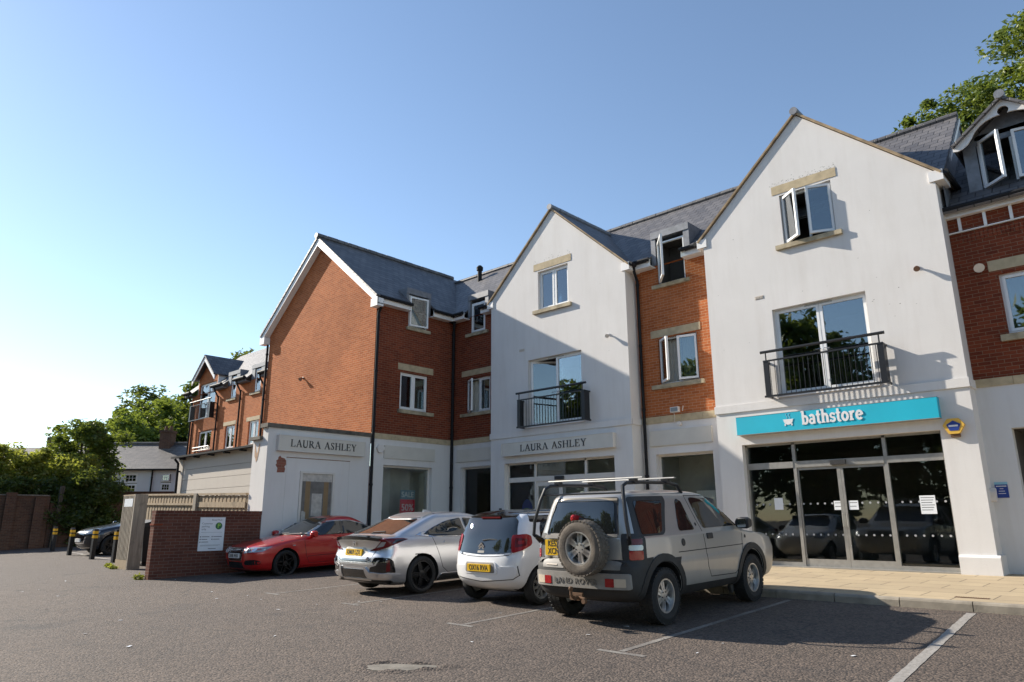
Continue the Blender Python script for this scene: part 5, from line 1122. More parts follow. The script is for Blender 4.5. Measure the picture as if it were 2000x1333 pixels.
    def plate(s, ax, x, z, w_, h, text, mat, tilt=0., lines=None, out=.03):
        p, d, n = s.hit(ax, x, z); y = p.y; u = Vector((1, 0, 0)) if ax == 'B' else Vector((-1, 0, 0)); dd = Vector((0, -1 if ax == 'B' else 1, 0)); up = (Vector((0, 0, 1)) - dd * math.tan(tilt)).normalized(); ou = u.cross(up)
        fr = Fr((x, y, z), u, ou, up); b = part('number_plate', MB().poly(fr, rpoly([(-w_ / 2, -h / 2), (w_ / 2, -h / 2), (w_ / 2, h / 2), (-w_ / 2, h / 2)], .012), -.06, out), mat, s.root)
        for t, sz, zz in lines or ((text, h * 1.02, -.002),): link('lettering', text_mesh('lettering', t, sz, fr, 0, out + .001, zz, 'letterblack', .0012, .002, sx=.80, space=1.02), b)
    def wheel(s, x, y, r, wd, rr, kind, tyre='tyre', rim='alloy', center_z=None, axis=None):
        sg = 1 if x > 0 else -1; wl = bpy.data.objects.new('wheel', None); C.objects.link(wl); wl.parent = s.root; wl['_local'] = 1; wl.empty_display_size = .2
        ax = Vector(axis) if axis else Vector((sg, 0, 0)); c = Vector((x, y, r if center_z is None else center_z)); h = wd / 2
        prof = [(rr, -h * .75), (rr + .012, -h * .92), (rr + (r - rr) * .5, -h * 1.04), (r - .035, -h * .94), (r - .008, -h * .78), (r, -h * .5), (r, h * .5), (r - .008, h * .78), (r - .035, h * .94), (rr + (r - rr) * .5, h * 1.04), (rr + .012, h * .92), (rr, h * .75)]
        mb = MB(); mb.lathe(c, ax, prof, 48, closed=False); ty = part('tyre', mb, tyre, wl, True, ang=30)
        if kind['tread']:
            mb = MB(); n = kind['tread']; a = Vector((0, 0, 1)) if abs(ax.z) < .9 else Vector((1, 0, 0)); b_ = ax.cross(a)
            for i in range(n):
                for row in (-1, 0, 1):
                    q = 2 * math.pi * (i + .33 * row) / n; rd = a * math.cos(q) + b_ * math.sin(q); tn = ax.cross(rd); f = Fr(c + rd * (r - .012), tn, rd, ax); wz = h * .27
                    mb.fbox(f, -math.pi * r / n * .72, math.pi * r / n * .72, -.004, .016, row * h * .62 - wz, row * h * .62 + wz)
            part('tread', mb, tyre, wl)
        mb = MB(); mb.lathe(c, ax, [(rr, h * .76), (rr + .006, h * .86), (rr - .012, h * .86), (rr - .02, h * .6), (rr - .03, -h * .2), (.02, -h * .25)], 48, closed=False)
        a = Vector((0, 0, 1)); b_ = ax.cross(a).normalized(); a = b_.cross(ax).normalized() * 1.; n = kind['n']; fo = h * kind.get('face', .62)
        for i in range(n):
            for off in ((-.17, .17) if kind.get('twin') else (0,)):
                q = 2 * math.pi * i / n + kind.get('rot', 0); rd = a * math.cos(q) + b_ * math.sin(q); tn = ax.cross(rd); w0, w1 = kind['w']; o2 = off * kind.get('tw', 1.) * rr * .5
                P = [(-w0 + o2 * .75, .05), (w0 + o2 * .75, .05), (w1 + o2, rr - .012), (-w1 + o2, rr - .012)]; vs = []
                for dz in (fo - .03, fo): vs += [c + tn * px + rd * py + ax * (dz - (.018 if (dz > fo - .01 and py > .1) else 0) * kind.get('dish', 0)) for px, py in P]
                mb.add(vs, [(0, 1, 2, 3), (4, 7, 6, 5), (0, 4, 5, 1), (1, 5, 6, 2), (2, 6, 7, 3), (3, 7, 4, 0)])
        mb.lathe(c, ax, [(.072, fo - .03), (.070, fo + .004), (.03, fo + .008)], 24); rm = part('rim', mb, rim, wl, True, ang=25)
        for i in range(5): q = 2 * math.pi * (i + .5) / 5; part('wheel_nut', MB().lathe(c + (a * math.cos(q) + b_ * math.sin(q)) * .052, ax, [(.010, fo), (.010, fo + .012)], 8), 'plastic', wl)
        mb = MB(); mb.lathe(c, ax, [(.145, h * .0), (.145, h * .12)], 24); part('brake_disc', mb, 'under', wl); return wl
    def wheels4(s, ys, tr, r, wd, rr, kind, **k):
        for y in ys:
            for sg in (-1, 1): s.wheel(sg * (tr - wd / 2), y, r, wd, rr, kind, **k)
    def arch(s, y, r, r0, r1, mat, a0=0., a1=180., off=.018, zmin=None):
        q = arc(y, r, r1, r1, a0, a1, 20) + arc(y, r, r0, r0, a1, a0, 20); s.both('wheel_arch', q, mat, off=off, skirt=.03, step=.06)
    def mirror(s, y, z, x, mat, size=1.):
        for sg in (-1, 1):
            f = Fr((sg * x, y, z), (0, 1, 0), (sg, 0, 0)); mb = MB(); sec = [(.0, .0, .0), (.03, .01, .0), (.07, .16, .02)]
            vs = []; fs = []; prof = rpoly([(-.05, -.075), (.06, -.065), (.10, -.02), (.09, .06), (.03, .085), (-.05, .08)], .03); n = len(prof)
            for d, k in ((.0, .35), (.03, .8), (.09, 1.), (.17, .98), (.205, .75)): vs += [f(u * k * size, d * size, zz * k * size) for u, zz in prof]
            for i in range(4): fs += [(i * n + j, i * n + (j + 1) % n, (i + 1) * n + (j + 1) % n, (i + 1) * n + j) for j in range(n)]
            fs += [tuple(range(n)), tuple(range(4 * n, 5 * n))]; mb.add(vs, fs); m = part('mirror', mb, mat, s.root, True, ang=50)
            part('mirror_glass', MB().poly(Fr((sg * x, y - .052 * size, z), (sg, 0, 0), (0, -1, 0)), rpoly([(.05 * size, -.055 * size), (.17 * size, -.05 * size), (.18 * size, .055 * size), (.05 * size, .06 * size)], .02), 0, .004), 'chrome', m)

def offroader():
    keys = [(.30, .16, 4.16, .76), (.36, .05, 4.28, .82), (.50, .0, 4.33, .865), (.74, .01, 4.34, .88), (.80, .055, 4.32, .873), (.90, .06, 4.24, .87), (.97, .065, 4.06, .867), (1.02, .07, 3.66, .862), (1.07, .075, 3.28, .855), (1.12, .08, 3.16, .835), (1.25, .10, 2.97, .785), (1.40, .135, 2.75, .735), (1.54, .18, 2.50, .69), (1.62, .225, 2.32, .655), (1.665, .38, 2.06, .58), (1.69, .70, 1.8, .40)]
    caps = [(.3, .34, .5, 3.4, 4), (.8, .32, .42, 3.6, 4), (1.02, .32, .5, 3.6, 4.5), (1.12, .32, .35, 3.6, 4), (1.6, .32, .4, 3.6, 4), (1.69, .3, .5, 3, 3)]
    c = Car('off_roader', 'dusty silver off roader with a spare wheel on its tail and a roof rack', (-5.99, 7.60, gz(8.3) - .01), R(.3), 4.34, keys, caps, ((.72, .345, .42), (3.275, .345, .42)), ['dirtysilver', 'under', 'greyplastic'], tp=.05, low=lambda p: .80 if p.y < 1.1 else .0)
    s_ = math.atan(.032); c.root.rotation_euler = (s_, 0, R(.3))
    k = dict(n=6, tread=38, w=(.020, .030), twin=True, tw=.9, face=.55, dish=1)
    c.wheels4((.72, 3.275), .87, .345, .225, .205, k)
    for y in (.72, 3.275): c.arch(y, .345, .432, .525, 'greyplastic', -24, 205 if y > 1 else 184)
    # dark lower cladding of the tail corner and the sill
    c.both('sill_cladding', rpoly([(1.22, .31), (2.94, .31), (2.94, .40), (1.24, .42)], .03), 'greyplastic', off=.012)
    c.both('rear_cladding', rpoly([(.03, .82), (.50, .84), (.34, .70), (.30, .55), (.03, .5)], .03), 'greyplastic', off=.008, step=.06)
    # glass and black hardtop
    c.both('hardtop_panel', rpoly([(.205, 1.10), (.80, 1.10), (.87, 1.14), (1.12, 1.54), (1.10, 1.60), (.30, 1.60)], [.02, .03, .05, .04, .02, .05]), 'plastic', off=.006)
    c.both('rear_side_window', rpoly([(.32, 1.125), (.72, 1.125), (.80, 1.16), (1.02, 1.545), (.36, 1.545)], [.03, .03, .08, .05, .04]), 'carglass', off=.012)
    c.both('quarter_window', rpoly([(1.20, 1.13), (1.62, 1.13), (1.52, 1.53), (1.42, 1.56), (1.37, 1.53)], [.06, .05, .06, .04, .06]), 'carglass', off=.006)
    c.both('door_window', rpoly([(1.86, 1.14), (2.93, 1.14), (2.60, 1.44), (2.42, 1.555), (1.74, 1.575)], [.06, .05, .08, .08, .08]), 'carglass', off=.005)
    for pts in ([(1.66, 1.60), (1.80, 1.14), (1.86, .62), (1.94, .48), (2.70, .46), (2.92, .58), (2.97, .80), (3.02, 1.13)], [(1.10, .86), (3.0, .86)], [(1.66, 1.60), (2.42, 1.585), (2.98, 1.14)]): c.strip('door_gap', 'R', pts, .011); c.strip('door_gap', 'L', pts, .011)
    c.both('door_handle', rpoly([(1.90, .99), (2.06, .99), (2.06, 1.07), (1.90, 1.07)], .02), 'plastic', off=.014); c.decal('fuel_cap', 'R', arc(1.24, .98, .045, .05, 0, 360, 20)[:-1], 'plastic', off=.007)
    c.both('fender_badge', arc(3.10, .97, .022, .026, 0, 360, 12)[:-1], 'plastic', off=.006); c.both('pillar_badge', arc(1.70, 1.2, .02, .022, 0, 360, 12)[:-1], 'plastic', off=.006)
    # tail
    c.decal('tailgate', 'B', rpoly([(-.64, .825), (.64, .825), (.62, 1.09), (-.62, 1.09)], .03), 'dirtysilver', off=.010)
    c.decal('tailgate_lower', 'B', rpoly([(-.63, .70), (.63, .70), (.64, .815), (-.64, .815)], .01), 'bumpergrey', off=.006)
    c.decal('rear_window_surround', 'B', rpoly([(-.60, 1.115), (.60, 1.115), (.53, 1.60), (-.53, 1.60)], .05), 'plastic', off=.004); c.decal('rear_window', 'B', rpoly([(-.55, 1.15), (.55, 1.15), (.485, 1.545), (-.485, 1.545)], .05), 'carglass', off=.009)
    c.decal('window_bar', 'B', [(-.52, 1.555), (.52, 1.555), (.515, 1.585), (-.515, 1.585)], 'amber', off=.008)
    c.decal('window_sill', 'B', [(-.58, 1.10), (.58, 1.10), (.58, 1.135), (-.58, 1.135)], 'bumpergrey', off=.016)
    c.decal('bumper_step', 'B', rpoly([(-.76, .47), (.76, .47), (.76, .66), (-.76, .66)], .03), 'bumpergrey', off=.035, skirt=.05)
    for sg in (-1, 1):
        c.decal('reflector', 'B', rpoly(sorted_quad(sg * .44, sg * .56, .50, .60), .008), 'redlens', off=.040); c.decal('fog_lamp', 'B', rpoly(sorted_quad(sg * .565, sg * .71, .50, .60), .008), 'amber', off=.040)
    p, d, n = c.hit('B', 0, .56); link('lettering', text_mesh('lettering', 'LAND ROVER', .095, Fr((-.03, p.y, .55), (1, 0, 0), (0, -1, 0)), 0, .0355, 0, 'embossed', .003, .001, sx=1.12, space=1.1), c.root)
    c.corners('lamp_surround', rpoly([(.52, .80), (.84, .80), (.84, 1.08), (.78, 1.14), (.52, 1.14)], .03), 'plastic', off=.006)
    for z0, z1, m in ((.82, .93, 'redlens'), (.935, 1.0, 'clearlens'), (1.005, 1.075, 'darkred')): c.corners('tail_lamp', rpoly([(.60, z0), (.79, z0), (.79, z1), (.60, z1)], .022), m, off=.014)
    c.plate('B', -.45, .955, .285, .205, '', 'plateY', lines=(('KE52', .108, .048), ('XCN', .108, -.050)), out=.02)
    c.decal('handle_housing', 'B', rpoly([(-.60, 1.075), (-.25, 1.075), (-.25, 1.115), (-.58, 1.12)], .015), 'bumpergrey', off=.05, skirt=.06)
    p, d, n = c.hit('B', -.5, .80); link('lettering', text_mesh('badge', 'Td4', .045, Fr((-.52, p.y, .845), (1, 0, 0), (0, -1, 0)), 0, .014, -.02, 'plastic', .002, sx=1.2), c.root)
    c.decal('sticker', 'B', [(-.56, .735), (-.36, .735), (-.36, .785), (-.56, .785)], 'cream', off=.010)
    # spare wheel
    sp = dict(k); sp['rot'] = .0; w_ = c.wheel(.0, -.10, .345, .215, .205, sp, tyre='dustytyre', center_z=.97, axis=(0, -1, 0)); w_.name = 'spare_wheel'; w_.location = (.165, 0, 0)
    mb = MB(); mb.lathe((-.0, .05, 1.33), (-.1, -1, .1), [(.04, -.02), (.05, .04), (.045, .10), (.02, .12)], 16); part('brake_lamp', mb, 'redlens', c.root, True); mb = MB(); mb.tube([(.14, .07, 1.15), (.10, .04, 1.30), (.01, .03, 1.335)], .03, 8); part('brake_lamp_stalk', mb, 'plastic', c.root, True)
    mb = MB(); mb.tube([(.05, -.02, .36), (.05, -.16, .36)], .03, 8); mb.fbox(W0, -.10, .10, -.07, -.04, .32, .41); mb.tube([(.02, -.15, .36), (.02, -.19, .40), (.02, -.19, .44)], .018, 8); mb.lathe((.02, -.19, .44), (0, 0, 1), [(.012, 0), (.026, .02), (.03, .04), (.02, .06)], 12); mb.lathe((.20, -.13, .33), (0, -1, 0), [(.03, 0), (.034, .03), (.03, .05)], 12); mb.tube([(.05, -.10, .37), (.2, -.12, .35)], .014, 6); part('tow_bar', mb, 'iron', c.root, True)
    # roof cage
    mb = MB()
    for sg in (-1, 1):
        mb.tube([(sg * .74, .13, 1.02), (sg * .79, .05, 1.12), (sg * .765, .05, 1.30), (sg * .70, .11, 1.58), (sg * .655, .17, 1.735), (sg * .645, .27, 1.775), (sg * .64, .60, 1.785), (sg * .64, 1.3, 1.78), (sg * .635, 1.55, 1.75), (sg * .63, 1.68, 1.64)], .025, 8); mb.tube([(sg * .72, .16, 1.04), (sg * .765, .06, 1.10)], .028, 8)
        for y in (.45, 1.25): mb.fbox(W0, sg * .64 - .05, sg * .64 + .05, y - .035, y + .035, 1.775, 1.83)
    mb.tube([(-.66, .15, 1.65), (.66, .15, 1.65)], .012, 6); part('roof_cage', mb, 'rail', c.root, True)
    for y in (.45, 1.25): mb = MB(); mb.poly(Fr((0, y, 1.845), (0, 1, 0), (1, 0, 0)), [(-.035, -.006), (-.02, -.010), (.03, -.009), (.035, 0), (.02, .008), (-.03, .007)], -.80, .80); part('roof_bar', mb, 'alu', c.root)
    mb = MB(); mb.tube([(.1, .10, 1.145), (.0, .12, 1.19), (-.18, .13, 1.21)], .008, 6); part('wiper', mb, 'plastic', c.root, True)
    c.mirror(2.86, 1.17, .845, 'plastic', 1.1); c.decal('windscreen', 'F', rpoly([(-.66, 1.16), (.66, 1.16), (.56, 1.56), (-.56, 1.56)], .05), 'carglass', off=.005)
    for sg in (-1, 1): q = rpoly([(sg * .50, .76), (sg * .82, .78), (sg * .80, .93), (sg * .50, .90)], .03); c.decal('headlight', 'F', q if sg < 0 else q[::-1], 'clearlens', off=.006)
    c.decal('grille', 'F', rpoly([(-.44, .76), (.44, .76), (.44, .88), (-.44, .88)], .02), 'plastic', off=.008)
def sorted_quad(x0, x1, z0, z1): a, b = min(x0, x1), max(x0, x1); return [(a, z0), (b, z0), (b, z1), (a, z1)]
offroader()

def fastback():
    keys = [(.17, .34, 4.25, .76), (.24, .14, 4.42, .86), (.38, .03, 4.51, .893), (.55, .0, 4.52, .90), (.66, .02, 4.49, .90), (.74, .055, 4.40, .898), (.82, .075, 4.18, .893), (.90, .06, 3.80, .88), (.965, .04, 3.46, .862), (.995, .08, 3.35, .845), (1.02, .28, 3.28, .825), (1.09, .48, 3.15, .785), (1.18, .74, 2.98, .735), (1.27, 1.00, 2.78, .69), (1.34, 1.20, 2.58, .645), (1.385, 1.36, 2.38, .585), (1.412, 1.56, 2.2, .48), (1.425, 1.80, 2.05, .25)]
    caps = [(.17, .4, .7, 3.2, 3), (.6, .36, .75, 3.4, 3), (.9, .34, .8, 3.4, 3), (1.02, .3, .5, 4, 3.5), (1.3, .25, .4, 4, 3.5), (1.42, .2, .3, 3, 3)]
    c = Car('fastback_car', 'silver fastback with black wheels, between the red car and the white hatchback', (-11.38, 7.80, gz(8.7) - .01), R(0), 4.52, keys, caps, ((.93, .325, .372), (3.63, .325, .372)), ['silver', 'under', 'plastic'], tp=.045)
    c.root.rotation_euler = (math.atan(.03), 0, R(-1))
    c.wheels4((.93, 3.63), .885, .325, .235, .235, dict(n=5, tread=0, w=(.022, .014), twin=True, tw=1.1, face=.70, rot=.3), rim='blackalloy')
    c.both('sill', rpoly([(1.33, .20), (3.2, .20), (3.2, .275), (1.35, .29)], .02), 'plastic', off=.02, skirt=.03); c.both('sill_trim', [(1.36, .29), (3.2, .275), (3.2, .295), (1.38, .312)], 'chrome', off=.012)
    c.both('window_trim', [(.80, 1.022), (1.15, .978), (2.1, .955), (3.14, .94), (3.14, .962), (2.1, .982), (1.2, 1.01), (1.02, 1.085), (.95, 1.075)], 'chrome', off=.014, skirt=.02)
    c.both('rear_side_window', rpoly([(.98, 1.035), (1.25, 1.0), (2.02, .975), (1.99, 1.305), (1.62, 1.26), (1.20, 1.13)], [.03, .08, .02, .03, .12, .12]), 'carglass', off=.026, skirt=.03)
    c.both('front_side_window', rpoly([(2.10, .972), (3.06, .955), (2.85, 1.115), (2.49, 1.268), (2.07, 1.303)], [.02, .03, .1, .1, .03]), 'carglass', off=.026, skirt=.03)
    for pts in ([(1.16, 1.0), (1.24, .82), (1.32, .64), (1.40, .42), (1.52, .33), (2.06, .31), (2.07, .96)], [(2.07, .96), (2.09, .6), (2.06, .31), (3.1, .31), (3.16, .5), (3.18, .94)]): c.strip('door_gap', 'R', pts, .010); c.strip('door_gap', 'L', pts, .010)
    for y in (1.42, 2.35): c.both('door_handle', rpoly([(y, .86), (y + .20, .855), (y + .20, .885), (y + .02, .895)], .012), 'silver', off=.026)
    c.both('crease', [(1.0, .80), (2.2, .815), (3.4, .80), (3.4, .812), (2.2, .828), (1.0, .812)], 'silver', off=.006)
    # tail: glass, wing, lamps, plate recess, bumper inserts
    c.decal('rear_window', 'T', rpoly([(-.64, .40), (.64, .40), (.58, .75), (.51, 1.10), (.3, 1.16), (-.3, 1.16), (-.51, 1.10), (-.58, .75)], .06), 'carglass', off=.006)
    c.decal('roof_spoiler', 'T', rpoly([(-.54, 1.16), (-.3, 1.10), (.3, 1.10), (.54, 1.16), (.50, 1.5), (-.50, 1.5)], .05), 'silver', off=.022, skirt=.02)
    pts = [(x, -.04 + .16 * (x / .78) ** 2 + (.10 if abs(x) > .7 else 0), 1.035 - .05 * (x / .78) ** 2) for x in np.linspace(-.78, .78, 17)]; mb = MB()
    for (a, b) in zip(pts, pts[1:]):
        for dy0, dz0, dy1, dz1 in ((0, 0, .22, .005), (0, 0, .01, -.055), (.01, -.055, .22, -.05)): mb.face([(a[0], a[1] + dy0, a[2] + dz0), (b[0], b[1] + dy0, b[2] + dz0), (b[0], b[1] + dy1, b[2] + dz1), (a[0], a[1] + dy1, a[2] + dz1)])
    part('rear_wing', mb, 'blackgloss', c.root, True); c.decal('wing_lamp', 'B', [(-.25, 1.0), (.25, 1.0), (.25, 1.03), (-.25, 1.03)], 'darkred', off=.07)
    for sg in (-1, 1):
        f = lambda q: [(sg * x, z) for x, z in q][::sg]; sd = 'R' if sg > 0 else 'L'
        c.decal('bumper_vent', 'B', rpoly(f([(.48, .42), (.80, .40), (.86, .43), (.84, .62), (.78, .67), (.60, .67)]), .03), 'blackgloss', off=.006); c.decal('vent_blade', 'B', rpoly(f([(.50, .50), (.66, .53), (.72, .62), (.69, .62), (.64, .555), (.50, .53)]), .01), 'silver', off=.018)
        c.decal('bumper_vent', sd, rpoly([(.08, .42), (.33, .40), (.28, .60), (.20, .66), (.08, .66)], .03), 'blackgloss', off=.006); c.decal('side_reflector', sd, [(.16, .43), (.22, .43), (.20, .62), (.155, .62)], 'darkred', off=.010)
        c.decal('diffuser_trim', 'B', f([(.40, .30), (.84, .33), (.86, .39), (.50, .41), (.40, .50), (.36, .50)]), 'silver', off=.03, skirt=.04); c.decal('diffuser_trim', sd, [(.04, .33), (.42, .32), (.44, .37), (.04, .40)], 'silver', off=.02)
    c.corners('tail_lamp', rpoly([(.35, .775), (.52, .785), (.70, .835), (1.04, .965), (.95, .985), (.56, 1.0), (.52, .98), (.58, .94), (.47, .83)], .012), 'darkred', off=.010); c.corners('tail_lamp_lens', rpoly([(.49, .83), (.63, .855), (.68, .93), (.60, .935)], .012), 'clearlens', off=.016); c.corners('tail_lamp_tip', rpoly([(.78, .895), (1.02, .963), (.84, .972)], .012), 'blackgloss', off=.016)
    c.decal('lower_grille', 'B', rpoly([(-.42, .31), (.42, .31), (.36, .46), (-.36, .46)], .02), 'blackgloss', off=.012); c.decal('diffuser_trim', 'B', rpoly([(-.44, .255), (.44, .255), (.42, .295), (-.42, .295)], .01), 'silver', off=.016, skirt=.03); c.decal('under_tray', 'B', [(-.80, .19), (.80, .19), (.80, .27), (-.80, .27)], 'plastic', off=.012)
    c.decal('plate_recess', 'B', rpoly([(-.36, .665), (.36, .665), (.43, .71), (.30, .835), (-.30, .835), (-.43, .71)], .04), 'alu', off=.003); c.decal('plate_shelf', 'B', rpoly([(-.42, .635), (.42, .635), (.45, .68), (-.45, .68)], .02), 'silver', off=.03)
    c.strip('tailgate_gap', 'B', [(-.60, .80), (-.50, .63), (-.42, .60), (.42, .60), (.50, .63), (.60, .80)], .011); c.decal('bumper_ridge', 'B', [(-.60, .545), (.60, .545), (.60, .575), (-.60, .575)], 'silver', off=.018)
    c.plate('B', -.02, .745, .52, .111, 'KM69 LZX', 'plateY', .1, out=.03)
    p, d, n = c.hit('B', 0, .91); fr = Fr((-.02, p.y, .91), (1, 0, 0), (0, -1, 0)); mb = MB()
    for q in ([(-.05, .045), (-.04, -.045)], [(.05, .045), (.04, -.045)], [(-.045, .0), (.045, .0)]): ribbon(mb, fr, q, .016, 0, .014)
    part('emblem', mb, 'chrome', c.root)
    mb = MB(); mb.add([(-.012, 1.62, 1.41), (.012, 1.62, 1.41), (.016, 1.86, 1.415), (-.016, 1.86, 1.415), (-.003, 1.63, 1.475), (.003, 1.63, 1.475), (.003, 1.70, 1.47), (-.003, 1.70, 1.47)], [(0, 1, 2, 3), (0, 4, 5, 1), (4, 7, 6, 5), (1, 5, 6, 2), (0, 3, 7, 4), (3, 2, 6, 7)]); part('fin_aerial', mb, 'silver', c.root)
    mb = MB(); mb.tube([(.0, .40, 1.06), (.05, .42, 1.085), (.36, .46, 1.10)], .010, 6); part('wiper', mb, 'plastic', c.root, True); c.mirror(2.92, .98, .87, 'silver'); c.decal('windscreen', 'T', rpoly([(-.66, 3.30), (-.55, 2.7), (-.46, 2.48), (.46, 2.48), (.55, 2.7), (.66, 3.30), (0, 3.36)], .05), 'carglass', off=.005)
    for sg in (-1, 1): q = [(sg * .42, .68), (sg * .80, .68), (sg * .80, .78), (sg * .44, .74)]; c.decal('headlight', 'F', q[::-1] if sg > 0 else q, 'clearlens', off=.006)
fastback()

def hatchback():
    keys = [(.19, .36, 3.2, .68), (.27, .13, 3.36, .765), (.40, .02, 3.45, .80), (.58, .0, 3.466, .808), (.72, .025, 3.43, .806), (.80, .055, 3.32, .80), (.90, .085, 3.05, .79), (.98, .11, 2.78, .775), (1.04, .13, 2.64, .765), (1.14, .175, 2.47, .735), (1.24, .235, 2.32, .702), (1.33, .31, 2.15, .665), (1.385, .385, 2.0, .625), (1.42, .50, 1.86, .56), (1.448, .72, 1.6, .42), (1.46, .95, 1.35, .22)]
    caps = [(.19, .42, .6, 2.8, 2.8), (.6, .38, .6, 3.0, 2.8), (.95, .34, .7, 3.3, 3), (1.04, .32, .5, 3.5, 3), (1.4, .26, .4, 3.8, 3.2), (1.46, .2, .3, 2.6, 2.6)]
    c = Car('hatchback_car', 'small white hatchback with a black glass tailgate and red square tail lamps', (-8.47, 8.22, gz(8.8) - .01), R(0), 3.466, keys, caps, ((.60, .285, .335), (2.94, .285, .335)), ['whitepaint', 'under', 'blackgloss'], tp=.05, low=None)
    for p in c.body.data.polygons:
        if p.center.z > 1.385: p.material_index = 2
    c.both('roof_side', rpoly([(.46, 1.265), (.62, 1.25), (2.25, 1.27), (2.0, 1.395), (.50, 1.395)], .03), 'blackgloss', off=.004)
    c.root.rotation_euler = (math.atan(.03), 0, R(-.5)); c.wheels4((.60, 2.94), .785, .285, .165, .19, dict(n=8, tread=0, w=(.022, .016), face=.6, rot=.2), rim='alloy')
    c.both('rear_side_window', rpoly([(.62, .985), (1.22, .965), (1.26, 1.33), (.80, 1.33), (.66, 1.2)], [.05, .02, .03, .1, .1]), 'carglass', off=.006); c.both('front_side_window', rpoly([(1.30, .962), (2.46, .945), (2.20, 1.16), (1.95, 1.33), (1.32, 1.345)], [.02, .04, .1, .1, .03]), 'carglass', off=.006)
    for pts in ([(1.25, 1.35), (1.27, .96), (1.24, .30), (2.35, .30), (2.42, .5), (2.48, .94)], [(.92, .75), (.80, .98)], [(.92, .75), (1.0, .45), (1.24, .30)]): c.strip('door_gap', 'R', pts, .009); c.strip('door_gap', 'L', pts, .009)
    c.decal('tailgate_glass', 'B', rpoly([(-.60, .80), (0, .772), (.60, .80), (.665, .92), (.635, 1.08), (.57, 1.30), (.52, 1.34), (-.52, 1.34), (-.57, 1.30), (-.635, 1.08), (-.665, .92)], .04), 'carglass', off=.007)
    mb = MB(); w_ = [(-.50, .29, 1.36), (0, .25, 1.385), (.50, .29, 1.36), (.50, .62, 1.42), (0, .62, 1.455), (-.50, .62, 1.42)]; n = 6; mb.add(w_ + [(x, y + .02, z - .045) for x, y, z in w_], [(0, 1, 4, 5), (1, 2, 3, 4), (6, 7, 10, 11), (7, 8, 9, 10)] + [(i, (i + 1) % n, n + (i + 1) % n, n + i) for i in range(n)]); part('roof_spoiler', mb, 'blackgloss', c.root, True, ang=30)
    mb = MB(); mb.fbox(W0, -.22, .22, .262, .30, 1.325, 1.35); part('brake_lamp', mb, 'darkred', c.root)
    for sg in (-1, 1):
        f = lambda q: [(sg * x, z) for x, z in q][::sg]; sd = 'R' if sg > 0 else 'L'
        c.decal('reversing_lens', 'B', rpoly(f([(.48, .765), (.60, .785), (.60, .81), (.49, .795)]), .015), 'clearlens', off=.018)
    c.corners('tail_lamp', rpoly([(.50, .80), (.68, .84), (.84, .92), (.83, 1.05), (.75, 1.085), (.53, 1.07), (.51, 1.02)], .04), 'redlens', off=.020, skirt=.03); c.corners('tail_lamp_inner', rpoly([(.55, .88), (.74, .91), (.77, 1.01), (.57, 1.03)], .03), 'darkred', off=.025); c.corners('tail_lamp_spot', rpoly([(.60, .93), (.70, .94), (.71, .985), (.61, .985)], .015), 'redlens', off=.029)
    c.strip('tailgate_gap', 'B', [(-.56, .77), (-.3, .745), (0, .738), (.3, .745), (.56, .77)], .010)
    L = rpoly([(-.64, .42), (0, .37), (.64, .42), (.69, .48), (.69, .60), (-.69, .60), (-.69, .48)], .05); c.decal('bumper_panel', 'B', L, 'whitepaint', off=.014, skirt=.02); c.strip('bumper_gap', 'B', [(-.70, .61), (-.71, .47), (-.62, .41), (0, .355), (.62, .41), (.71, .47), (.70, .61)], .010, off=.004)
    c.decal('plate_recess', 'B', rpoly([(-.36, .48), (.36, .48), (.38, .53), (.34, .665), (-.34, .665), (-.38, .53)], .04), 'whitepaint', off=.020, skirt=.03); c.decal('plate_shade', 'B', rpoly([(-.33, .50), (.33, .50), (.31, .655), (-.31, .655)], .03), 'bumpergrey', off=.023)
    c.plate('B', .0, .575, .52, .111, 'OX16 RVA', 'plateY', -.05, out=.04)
    p, d, n = c.hit('B', 0, .9); fr = Fr((-.03, p.y, .915), (1, 0, 0), (0, -1, 0)); mb = MB()
    for dz in (0, -.045): ribbon(mb, fr, [(-.06, -.03 + dz), (0, .03 + dz), (.06, -.03 + dz)], .026, 0, .022)
    part('emblem', mb, 'chrome', c.root); link('lettering', text_mesh('lettering', 'C1', .055, Fr((.36, p.y + .02, .84), (1, 0, 0), (0, -1, 0)), 0, .02, 0, 'chrome', .003), c.root); p, d, n = c.hit('B', 0, .81); c.decal('handle_patch', 'B', rpoly([(-.10, .795), (.05, .795), (.05, .83), (-.10, .83)], .01), 'bumpergrey', off=.012)
    mb = MB(); p, d, n = c.hit('B', 0, 1.0); mb.lathe((-.02, p.y, .715), (0, -1, 0), [(.022, -.02), (.022, .012)], 12); mb.tube([(-.02, p.y - .02, .985), (.12, p.y - .01, 1.0), (.34, p.y + .015, .99)], .013, 6); part('wiper', mb, 'plastic', c.root, True)
    c.mirror(2.28, .98, .775, 'blackgloss', .9); c.decal('windscreen', 'F', rpoly([(-.60, 1.04), (.60, 1.04), (.52, 1.35), (-.52, 1.35)], .05), 'carglass', off=.005)
    for sg in (-1, 1): q = rpoly([(sg * .45, .68), (sg * .70, .68), (sg * .68, .84), (sg * .46, .84)], .05); c.decal('headlight', 'F', q[::-1] if sg > 0 else q, 'clearlens', off=.006)
hatchback()

